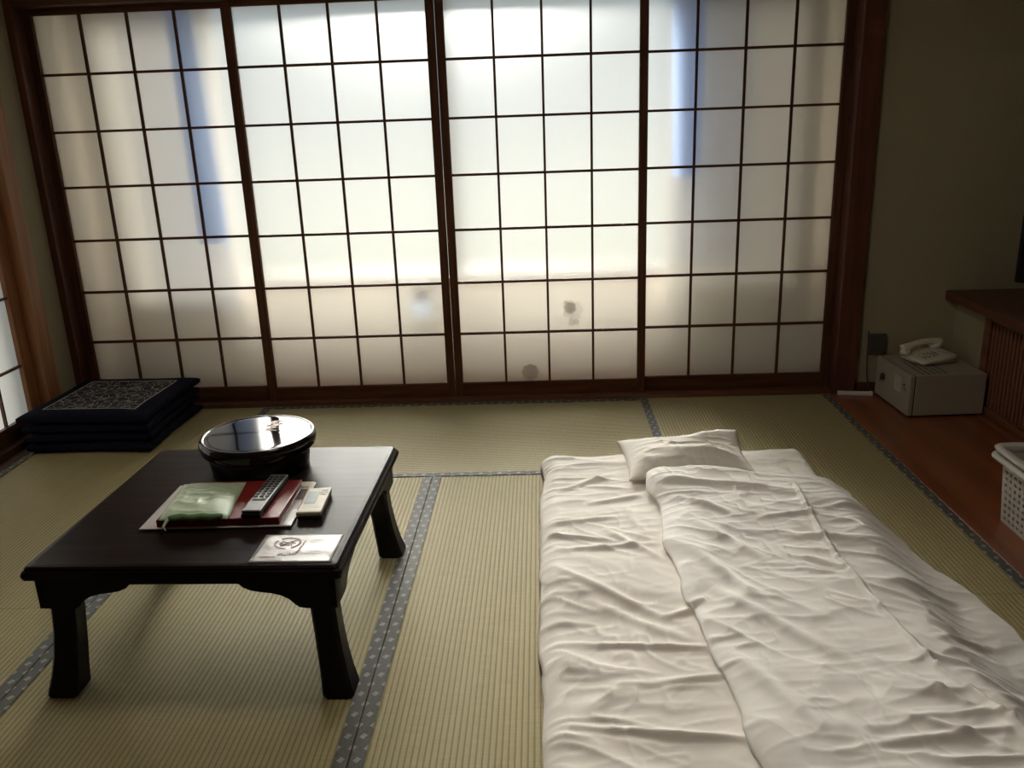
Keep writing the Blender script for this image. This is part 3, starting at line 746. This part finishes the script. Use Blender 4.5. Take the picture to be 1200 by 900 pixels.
# ================================================================== CUSHIONS
def cushion_mesh(seed, half=0.272, th=0.047):
    n = 56; u = np.linspace(-1, 1, n); u = np.sign(u) * (1 - (1 - np.abs(u)) ** 1.35); U, V = np.meshgrid(u, u)
    e = (1 - np.abs(U) ** 9).clip(0) ** 0.45 * (1 - np.abs(V) ** 9).clip(0) ** 0.45
    k = 1 - 0.045 * (1 - np.abs(V) ** 2) * 1.0; k2 = 1 - 0.045 * (1 - np.abs(U) ** 2)
    X = half * U * k; Y = half * V * k2
    top = th * 0.5 * (0.34 + 0.66 * e) + e * (0.003 * vnoise(U * 2.2, V * 2.2, seed)) ; bot = -th * 0.5 * (0.34 + 0.66 * e)
    return grid_mesh(X, Y, top + th / 2, bot + th / 2)
names = ['bottom navy floor cushion of the stack on the mat', 'second navy floor cushion from the mat in the stack', 'third navy floor cushion in the stack under the printed one', 'top navy floor cushion with white printed square']
zz = 0.0025
for k in range(4):
    th = 0.047 if k < 3 else 0.050
    o = obj('floor_cushion', cushion_mesh(20 + k, 0.276 if k < 3 else 0.283, th), 'navy_print' if k == 3 else 'navy', None, True, None, (-1.785 + (0.006, -0.004, 0.003, 0.0)[k], -0.395 + (0.0, 0.004, -0.003, -0.004)[k], zz))
    o.rotation_euler = (0, 0, math.radians((-1.5, 1.0, -0.5, -2.0)[k])); zz += th - 0.003
    tag(o, names[k], 'cushion', 'navy floor cushions')

# ================================================================== FUTON
MX0, MX1, MY0, MY1, MT_ = 0.158, 1.145, -2.95, -0.955, 0.078
nx, ny = 300, 420
sx = dens(nx); sy = dens(ny); SX, SY = np.meshgrid(sx, sy)
def side(t, L, r):   # rounded edge, 0 at rim to 1 on top
    d = np.minimum(t, 1 - t) * L; q = np.clip(1 - d / r, 0, 1); return (1 - q ** 2.6) ** (1 / 2.2)
LX, LY = MX1 - MX0, MY1 - MY0
Xb = MX0 + SX * LX; Yb = MY0 + SY * LY
def sheet_wrinkles(x, y):
    h = 0.010 * vnoise(x * 2.2, y * 2.6, 1) + 0.004 * vnoise(x * 6, y * 9, 2)
    a, b = rotc(x, y, -14); wgt = smooth(-0.3, 0.35, vnoise(x * 1.9, y * 2.4, 9) + 0.15)
    h += wgt * 0.0065 * ridge(a * 3.0, b * 13.0 + 0.8 * vnoise(x * 4, y * 4, 5), 3, 3.0)
    a, b = rotc(x, y, -32)
    h += 0.0045 * smooth(-0.2, 0.5, vnoise(x * 2.5, y * 2.1, 15)) * ridge(a * 4.0, b * 17.0, 7, 3.5)
    a, b = rotc(x, y, 12)
    h += 0.0022 * ridge(a * 9.0, b * 26.0, 11, 2.5)
    h += 0.0030 * smooth(-0.3, 0.4, vnoise(x * 3.3, y * 3.1, 17)) * ridge(x * 13 + 2 * vnoise(x * 5, y * 5, 18), y * 19, 19, 2.4)
    a, b = rotc(x, y, 48)
    h += 0.0022 * smooth(-0.1, 0.5, vnoise(x * 2.6, y * 2.9, 21)) * ridge(a * 8, b * 22, 22, 3.0)
    el = np.exp(-((x - MX0) / 0.10) ** 2)
    h += el * 0.006 * ridge(x * 3, y * 22, 13, 2.5)
    for p, q, w_, k in (((0.16, -1.75), (0.52, -1.70), 0.012, 0.010), ((0.17, -2.20), (0.60, -2.23), 0.010, 0.010), ((0.18, -2.50), (0.62, -2.55), 0.011, 0.010), ((0.17, -1.58), (0.40, -1.52), 0.012, 0.009),
                        ((0.20, -1.32), (0.42, -1.16), 0.016, 0.010), ((0.30, -1.42), (0.50, -1.36), 0.014, 0.009), ((0.19, -1.86), (0.50, -2.12), 0.014, 0.009), ((0.34, -1.60), (0.50, -1.80), 0.014, 0.008), ((0.40, -2.36), (0.60, -2.33), 0.012, 0.009), ((0.28, -2.02), (0.52, -2.20), 0.016, 0.007),
                        ((0.17, -1.64), (0.36, -1.68), 0.010, 0.009), ((0.30, -1.27), (0.44, -1.30), 0.012, 0.007), ((0.45, -2.10), (0.58, -2.05), 0.012, 0.010)):
        h += seg_ridge(x, y, p, q, w_, k)
    return h
fz = side(SX, LX, 0.060) * side(SY, LY, 0.060)
wob = 0.010 * vnoise(Yb * 5, 0 * Yb, 31) + 0.006 * vnoise(Yb * 16, 0 * Yb, 32)
bul = 0.012 * np.sin(np.clip(fz, 0, 1) * PI)
Xm = Xb + wob * (1 - SX) ** 3 - bul * (SX < 0.5) * np.exp(-(SX * LX / 0.05) ** 2)
wr_ = sheet_wrinkles(Xb, Yb)
Zm = 0.003 + fz * (MT_ + wr_ - 0.006) + 0.006 * ridge(Xb * 4, Yb * 30, 33, 2.5) * np.exp(-((fz - 0.5) / 0.3) ** 2)
Zm = np.maximum(Zm, 0.0028)
mt = obj('futon_mattress', grid_mesh(Xm, Yb, Zm, 0 * Zm + 0.0025), 'sheet', None, True)
tag(mt, 'white futon mattress with a wrinkled sheet laid on the tatami', 'futon')

# pillow -------------------------------------------------------------
n1, n2 = 90, 70
U, V = np.meshgrid(np.linspace(-1, 1, n1), np.linspace(-1, 1, n2))
e = (1 - np.abs(U) ** 2.6).clip(0) ** 0.62 * (1 - np.abs(V) ** 2.6).clip(0) ** 0.62
pin = 1 - 0.07 * (1 - U ** 2); pin2 = 1 - 0.06 * (1 - V ** 2)
Xp = 0.225 * U * pin2; Yp = 0.150 * V * pin
wr2 = 0.004 * vnoise(U * 3, V * 3, 41) + 0.006 * ridge(U * 2.4 + V * 0.8, V * 4.2, 42, 3) * e + 0.005 * ridge(U * 5, V * 1.5 - U, 43, 3) * e
wr2 += seg_ridge(Xp, Yp, (-0.06, -0.04), (0.17, -0.07), 0.018, 0.014) + seg_ridge(Xp, Yp, (0.02, 0.05), (0.19, 0.10), 0.03, 0.016) + seg_ridge(Xp, Yp, (-0.19, -0.02), (-0.12, -0.11), 0.02, 0.010)
lift = 0.038 * smooth(0.15, 1.0, U) * smooth(-0.2, 1.0, V) + 0.012 * smooth(0.2, 1.0, -U) * smooth(0.2, 1, V)
Zt = 0.004 + 0.060 * e + wr2 * (0.25 + 0.75 * e) + lift; Zu = -0.002 - 0.010 * e + lift
pl = thing('bed_pillow', 'white pillow tucked under the duvet at the head of the futon', 'pillow', (0.672, -1.125, 0.108), math.radians(2.0))
pl.rotation_euler = (math.radians(3), 0, math.radians(3))
obj('pillow_case', grid_mesh(Xp, Yp, Zt, np.minimum(Zu, Zt - 0.002)), 'pillowcase', pl, True)
o = obj('flap_seam', tube([(0.085, 0.03, 0.0), (0.092, -0.02, 0.0), (0.100, -0.06, 0.0)], 0.0012, 6), 'seam', pl, True)
o.location = (0, 0, 0.064)

# duvet --------------------------------------------------------------
nx, ny = 380, 460
sx = dens(nx); sy = dens(ny); SX, SY = np.meshgrid(sx, sy)
DY1_, DY0_ = -1.262, -3.02
Yd = DY0_ + SY * (DY1_ - DY0_)
tt = (DY1_ - Yd)
xl = 0.505 + 0.062 * smooth(0.0, 1.5, tt) + 0.018 * vnoise(Yd * 3.2, 0 * Yd, 51) + 0.008 * vnoise(Yd * 11, 0 * Yd, 52) + 0.02 * np.exp(-((Yd + 1.52) / 0.10) ** 2)
xr = 1.195 + 0.165 * smooth(0.0, 0.85, tt) + 0.02 * vnoise(Yd * 4, 0 * Yd, 53) + 0.010 * vnoise(Yd * 13, 0 * Yd, 54)
Xd = xl + SX * (xr - xl)
Yd = Yd + 0.022 * vnoise(Xd * 5, 0 * Xd, 55) * SY ** 4 - 0.030 * SY ** 8 * smooth(0.95, 1.25, Xd)
drop = smooth(1.085, 1.28, Xd)
inM = (1 - drop)
base = 0.004 + inM * (MT_ + sheet_wrinkles(Xd, Yd) - 0.008)
pil = np.exp(-((Xd - 0.68) / 0.22) ** 4) * smooth(-1.52, -1.22, Yd)
base = base + 0.030 * pil
th = 0.052 + 0.008 * vnoise(Xd * 2.5, Yd * 2.0, 56) - 0.022 * drop
fz = side(SX, 0.75, 0.090) * side(SY, 1.75, 0.070)
x, y = Xd, Yd
dw = 0.0
a, b = rotc(x, y, -50)
dw = dw + 0.010 * np.exp(-((x - xl) / 0.20) ** 2) * ridge(a * 2.0, b * 9.0, 61, 2.5)
a, b = rotc(x, y, -8)
dw = dw + 0.007 * smooth(-1.75, -1.28, y) * ridge(a * 2.2, b * 15.0 + vnoise(x * 3, y * 3, 62), 63, 2.6)
a, b = rotc(x, y, -18)
dw = dw + 0.0060 * smooth(-0.1, 0.5, vnoise(x * 2.2, y * 2.2, 70) + 0.25 * (x > 0.85)) * ridge(a * 3.0, b * 16.0, 64, 3.0)
a, b = rotc(x, y, 20)
dw = dw + 0.0042 * smooth(0.75, 1.0, x) * ridge(a * 4.0, b * 18.0, 65, 3.0)
dw = dw + 0.0024 * ridge(x * 9, y * 22, 66, 2.4) + 0.010 * vnoise(x * 2.0, y * 1.7, 67) + 0.003 * vnoise(x * 7, y * 6, 68)
S = [(0.985, -1.40), (0.975, -1.62), (0.978, -1.86), (1.005, -2.10), (1.03, -2.36), (1.09, -2.56), (1.10, -2.9)]
for p, q in zip(S, S[1:]): dw = dw + np.where(fz > 0, seg_ridge(x, y, p, q, 0.0075, 0.012, False), 0) * 0.8
for p, q, w_, k in (((0.55, -1.36), (0.80, -1.42), 0.014, 0.010), ((0.56, -1.46), (0.74, -1.60), 0.018, 0.012), ((0.60, -1.62), (0.78, -1.86), 0.022, 0.010), ((0.56, -1.78), (0.74, -2.10), 0.022, 0.011), ((0.60, -2.0), (0.86, -2.34), 0.024, 0.010), ((0.58, -2.28), (0.72, -2.6), 0.022, 0.010),
                    ((0.72, -1.40), (0.96, -1.45), 0.012, 0.008), ((0.82, -1.62), (1.06, -1.60), 0.011, 0.009), ((0.86, -1.72), (1.10, -1.76), 0.011, 0.009), ((0.88, -1.84), (0.99, -1.92), 0.012, 0.009), ((1.02, -1.58), (1.20, -1.50), 0.011, 0.009),
                    ((1.06, -1.98), (1.28, -1.95), 0.010, 0.010), ((1.08, -2.24), (1.26, -2.16), 0.010, 0.010), ((0.95, -2.40), (1.04, -2.52), 0.010, 0.012), ((1.00, -2.30), (1.14, -2.36), 0.010, 0.009), ((0.92, -2.55), (1.02, -2.62), 0.009, 0.010), ((1.05, -2.06), (1.18, -2.16), 0.010, 0.008), ((0.80, -2.62), (1.08, -2.58), 0.010, 0.008)):
    dw = dw + seg_ridge(x, y, p, q, w_, k)
Zd = base + fz * (th + 1.12 * dw - 0.014) + 0.004 * (1 - fz)
Zlow = base - 0.0 
Zd = np.maximum(Zd, Zlow + 0.002)
Xe = Xd - 0.010 * np.sin(np.clip(fz, 0, 1) * PI) * np.exp(-((SX) * 0.75 / 0.06) ** 2) + 0.010 * np.sin(np.clip(fz, 0, 1) * PI) * np.exp(-((1 - SX) * 0.75 / 0.06) ** 2)
dv = obj('duvet', grid_mesh(Xe, Yd, Zd, Zlow), 'duvet', None, True)
tag(dv, 'white crumpled duvet spread askew over the futon mattress', 'duvet')

# ================================================================== SAFE AND TELEPHONE
sf = thing('room_safe', 'low grey beige steel safe standing on the wooden boards', 'safe', (1.752, -0.452, 0.001), math.radians(2.2))
SWd, SDp, SHt = 0.326, 0.345, 0.190
bm = bmesh.new(); bx(bm, 0.022, SWd, 0, SDp, 0.008, SHt, 0.003, 2); obj('body', bm, 'safe', sf)
bm = bmesh.new(); bx(bm, 0.017, 0.0219, 0.004, SDp - 0.004, 0.010, SHt - 0.003); obj('door_gap', bm, 'safe_dark', sf)
dr = bmesh.new(); bx(dr, -0.004, 0.0168, 0, SDp, 0.008, SHt, 0.004, 3); dr = obj('door', dr, 'safe', sf)
for x in (0.05, SWd - 0.04):
    for y in (0.04, SDp - 0.04):
        obj('foot', lathe([(0, 0), (0.014, 0), (0.014, 0.0079), (0, 0.0079)], 16), 'safe_dark', sf, loc=(x, y, 0))
# door furniture: knob, sticker, lock marks
v, f = lathe([(0.0, 0.0), (0.016, 0.0), (0.015, 0.010), (0.008, 0.012), (0.0, 0.012)], 20)
o = obj('knob', (v, f), 'safe_dark', dr, True, None, (-0.0042, 0.262, 0.112)); o.rotation_euler = (0, -PI / 2, 0)
bm = bmesh.new(); bx(bm, -0.0135, -0.010, -0.003, 0.003, -0.020, 0.020, 0.001, 1); o = obj('knob_bar', bm, 'safe_dark', dr, loc=(-0.0045, 0.262, 0.112)); o.rotation_euler = (0.35, 0, 0)
bm = bmesh.new(); bx(bm, -0.0052, -0.0041, 0.085, 0.145, 0.092, 0.158); obj('sticker', bm, 'label_white', dr)
rr = random.Random(9)
for k in range(6):
    for j in range(4):
        y = 0.090 + 0.013 * j; l = 0.009 * (0.5 + 0.5 * rr.random()); z = 0.148 - 0.009 * k
        bm = bmesh.new(); bx(bm, -0.0056, -0.0051, y, y + l, z, z + 0.003); obj('sticker_text', bm, 'label_ink', dr)
for y, z in ((0.050, 0.122), (0.058, 0.132), (0.042, 0.115), (0.05, 0.138)):
    bm = bmesh.new(); bx(bm, -0.0052, -0.0041, y - 0.008, y + 0.008, z - 0.002, z + 0.002, mat=None); obj('lock_mark', bm, 'safe_dark', dr)
# printed instructions on the top
for k in range(5):
    x = 0.055 + 0.026 * k; y = 0.205 - 0.006 * k
    while y > 0.03:
        l = 0.010 + 0.022 * rr.random()
        bm = bmesh.new(); bx(bm, x, x + 0.009, y - l, y, SHt - 0.0002, SHt + 0.0004); obj('printed_text', bm, 'label_ink', sf)
        y -= l + 0.006
# telephone
ph = thing('telephone', 'cream desk telephone with handset on top of the safe', 'telephone', (1.918, -0.205, SHt + 0.0016), math.radians(-78))
bm = bmesh.new()
prism(bm, [(-0.082, 0.006), (0.080, 0.006), (0.084, 0.020), (0.080, 0.046), (0.030, 0.040), (-0.070, 0.020), (-0.084, 0.016)], -0.095, 0.095, 'YZ')
bmesh.ops.bevel(bm, geom=list(bm.edges), offset=0.004, segments=2, affect='EDGES')
obj('body', bm, 'phone', ph, True)
for sx_ in (-1, 1):
    for y in (-0.06, 0.06):
        obj('foot', lathe([(0, 0), (0.009, 0), (0.009, 0.0062), (0, 0.0062)], 12), 'phone_key', ph, loc=(sx_ * 0.07, y, 0))
bm = bmesh.new(); bx(bm, -0.0065, 0.0065, -0.005, 0.005, 0.0, 0.005, 0.0015, 1); k0 = obj('key', bm, 'phone_key', ph, loc=(0.012, -0.046, 0.0252)); k0.rotation_euler = (0.2, 0, 0)
for i in range(4):
    for j in range(3):
        if i == 0 and j == 0: continue
        inst('key', k0, ph, (0.012 + 0.021 * j, -0.046 + 0.020 * i, 0.0252 + 0.0040 * i), (0.2, 0, 0))
bm = bmesh.new(); bx(bm, 0.0, 0.075, 0.045, 0.070, 0.0445, 0.0475, 0.001, 1); obj('name_strip', bm, 'white_plastic', ph)
# handset: arched bar with two ends, lying across the left part
pts, rad = [], []
for i in range(25):
    t = i / 24; y = -0.092 + 0.184 * t
    z = 0.044 + 0.020 * math.sin(PI * t) ** 0.8 + 0.018 * t
    pts.append((-0.048, y, z)); rad.append(0.0135 + 0.011 * (abs(2 * t - 1) ** 3))
o = obj('handset', tube(pts, rad, 14), 'phone', ph, True)
for y, z in ((-0.078, 0.034), (0.078, 0.052)):
    obj('handset_cap', lathe([(0, -0.013), (0.019, -0.013), (0.023, -0.006), (0.023, 0.012), (0, 0.016)], 22), 'phone', ph, True, None, (-0.048, y, z))
o = obj('cradle', tube([(-0.048, 0.05, 0.036), (-0.048, 0.082, 0.046)], [0.02, 0.024], 14), 'phone', ph, True)
cpts = []
for i in range(140):
    t = i / 139; a = t * 2 * PI * 22
    cpts.append((-0.050 + 0.10 * t + 0.0, -0.094 - 0.004 * math.cos(a), 0.0058 + 0.0045 + 0.004 * math.sin(a)))
obj('coiled_cord', tube(cpts, 0.0013, 5), 'phone', ph, True)

# white cable duct on the boards by the pillar, grey socket box on the wall
wd = thing('cable_duct', 'short white plastic cable duct on the boards beside the pillar', 'cable duct', (1.640, -0.118, 0.0012), math.radians(-9))
bm = bmesh.new(); bx(bm, -0.078, 0.078, -0.010, 0.010, 0, 0.018, 0.003, 2); obj('duct', bm, 'white_plastic', wd)
bm = bmesh.new(); bx(bm, 0.064, 0.0795, -0.0112, 0.0112, 0, 0.0195, 0.002, 2); obj('end_cap', bm, 'white_plastic', wd)
so = thing('wall_socket', 'dark grey wall socket box on the plaster behind the safe', 'socket', (1.742, -0.0602, 0.240))
bm = bmesh.new(); bx(bm, -0.040, 0.040, -0.022, 0, -0.045, 0.045, 0.004, 2); obj('housing', bm, 'grey', so)
bm = bmesh.new(); bx(bm, -0.026, 0.026, -0.0245, -0.0221, -0.032, 0.032, 0.001, 1); obj('face_plate', bm, 'grey', so)
cb = obj('wall_cable', tube([(1.700, -0.066, 0.30), (1.702, -0.067, 0.2), (1.706, -0.068, 0.1), (1.712, -0.085, 0.03), (1.715, -0.108, 0.0255)], 0.003, 8), 'grey', None, True)
tag(cb, 'thin grey cable running down the wall into the white duct', 'cable')

# ================================================================== TV CABINET AND TV
cbn = thing('tv_cabinet', 'reddish wood cabinet with vertical slat front and overhanging top', 'cabinet', (0, 0, 0.001))
CX = 2.094
bm = bmesh.new(); bx(bm, 2.036, 2.895, -2.3, -0.062, 0.440, 0.482, 0.004, 2); obj('top_board', bm, 'cab_top', cbn)
bm = bmesh.new(); bx(bm, CX, 2.895, -0.335, -0.062, 0.0, 0.4398); obj('plaster_end', bm, 'sand_wall', cbn)
bm = bmesh.new(); bx(bm, CX + 0.004, CX + 0.03, -2.3, -0.336, 0.405, 0.4398, 0.001, 1); obj('rail', bm, 'cab', cbn)
bm = bmesh.new(); bx(bm, CX - 0.006, CX + 0.03, -2.3, -0.336, 0.0, 0.034, 0.002, 1); obj('rail', bm, 'cab', cbn)
bm = bmesh.new(); bx(bm, CX - 0.004, CX + 0.03, -0.385, -0.3365, 0.0342, 0.4396, 0.002, 1); obj('stile', bm, 'cab', cbn)
bm = bmesh.new(); bx(bm, CX - 0.004, CX + 0.03, -2.3, -2.255, 0.0342, 0.4396, 0.002, 1); obj('stile', bm, 'cab', cbn)
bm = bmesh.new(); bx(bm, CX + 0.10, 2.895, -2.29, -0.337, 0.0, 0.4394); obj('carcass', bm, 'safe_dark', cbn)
bm = bmesh.new(); bx(bm, 0.0, 0.022, -0.0075, 0.0075, 0.0342, 0.4048, 0.001, 1); s0 = obj('slat', bm, 'cab_slat', cbn, loc=(CX + 0.004, -0.402, 0))
y = -0.402 - 0.0285
while y > -2.25:
    inst('slat', s0, cbn, (CX + 0.004, y, 0)); y -= 0.0285
tv = thing('television', 'black flat television on the cabinet top', 'television', (2.42, -0.62, 0.4832), math.radians(-43))
bm = bmesh.new(); bx(bm, -0.345, 0.345, -0.018, 0.022, 0.095, 0.545, 0.008, 3); obj('bezel', bm, 'black', tv)
bm = bmesh.new(); bx(bm, -0.330, 0.330, -0.0190, -0.0178, 0.118, 0.530); obj('screen', bm, 'screen', tv)
bm = bmesh.new(); bx(bm, -0.05, 0.05, -0.004, 0.018, 0.010, 0.10, 0.003, 2); obj('stand_neck', bm, 'black', tv)
bm = bmesh.new(); bx(bm, -0.17, 0.17, -0.09, 0.11, 0.0002, 0.0112, 0.004, 2); obj('stand_base', bm, 'black', tv)

# ================================================================== BASKET
bk = thing('laundry_basket', 'white plastic basket with rows of slots on the boards', 'basket', (1.768, -1.588, 0.001))
BW, BD, BH = 0.140, 0.190, 0.245
def rr_path(hx, hy, r, nside_x, nside_y, nc=4):
    pts = []
    def line(a, b, n): pts.extend([(a[0] + (b[0] - a[0]) * i / n, a[1] + (b[1] - a[1]) * i / n) for i in range(n)])
    def corner(cx, cy, a0): pts.extend([(cx + r * math.cos(math.radians(a0 + 90 * i / nc)), cy + r * math.sin(math.radians(a0 + 90 * i / nc))) for i in range(nc)])
    line((hx, -hy + r), (hx, hy - r), nside_y); corner(hx - r, hy - r, 0)
    line((hx - r, hy), (-hx + r, hy), nside_x); corner(-hx + r, hy - r, 90)
    line((-hx, hy - r), (-hx, -hy + r), nside_y); corner(-hx + r, -hy + r, 180)
    line((-hx + r, -hy), (hx - r, -hy), nside_x); corner(hx - r, -hy + r, 270)
    return pts
NX_, NY_ = 15, 23
def is_corner(i):
    seq = ['y'] * NY_ + ['c'] * 4 + ['x'] * NX_ + ['c'] * 4 + ['y'] * NY_ + ['c'] * 4 + ['x'] * NX_ + ['c'] * 4
    return seq[i % len(seq)]
def idx_in(i):
    k = i
    for L, t in ((NY_, 'y'), (4, 'c'), (NX_, 'x'), (4, 'c'), (NY_, 'y'), (4, 'c'), (NX_, 'x'), (4, 'c')):
        if k < L: return k, L, t
        k -= L
zl = [0.0, 0.012]
for k in range(8): zl += [0.012 + 0.0225 * k + 0.0105, 0.012 + 0.0225 * (k + 1)]
zl += [0.205, 0.222]
vs, fs = [], []; N = None
for z in zl:
    s_ = 1 - 0.10 * (1 - z / BH); P_ = rr_path((BW - 0.008) * s_, (BD - 0.008) * s_, 0.022, NX_, NY_); N = len(P_)
    vs += [(a, b, z) for a, b in P_]
for j in range(len(zl) - 1):
    for i in range(N):
        k, L, t = idx_in(i)
        hole_row = 1 <= j <= 16 and (j % 2 == 1)
        if hole_row and t != 'c':
            row = (j - 1) // 2
            if k % 2 == 1 and 0 < k < L - 1: continue
        fs.append((j * N + i, j * N + (i + 1) % N, (j + 1) * N + (i + 1) % N, (j + 1) * N + i))
o = obj('slotted_wall', (vs, fs), 'basket', bk); m = o.modifiers.new('t', 'SOLIDIFY'); m.thickness = 0.0028; m.offset = -1
# bottom
bm = bmesh.new(); prism(bm, rr_path((BW - 0.011) * 0.9, (BD - 0.011) * 0.9, 0.020, 2, 2), 0.001, 0.005, 'XY'); obj('bottom', bm, 'basket_liner', bk)
# rim with rolled lip and lower flange
def ringbar(prof, r=0.030):
    vs, fs = [], []
    base_ = [rr_path(BW + o_, BD + o_, r + o_, 6, 8, 6) for o_, z in prof]; M = len(base_[0]); K = len(prof)
    for k, (o_, z) in enumerate(prof): vs += [(a, b, z) for a, b in base_[k]]
    for k in range(K):
        for i in range(M): fs.append((k * M + i, k * M + (i + 1) % M, ((k + 1) % K) * M + (i + 1) % M, ((k + 1) % K) * M + i))
    return vs, fs
obj('rim', ringbar([(-0.012, 0.222), (-0.006, 0.221), (0.012, 0.236), (0.018, 0.246), (0.013, 0.250), (-0.010, 0.250), (-0.014, 0.246), (-0.014, 0.230)]), 'basket', bk, True)
obj('flange', ringbar([(-0.010, 0.213), (0.016, 0.209), (0.023, 0.215), (0.022, 0.222), (0.012, 0.225), (-0.010, 0.223)]), 'basket', bk, True)
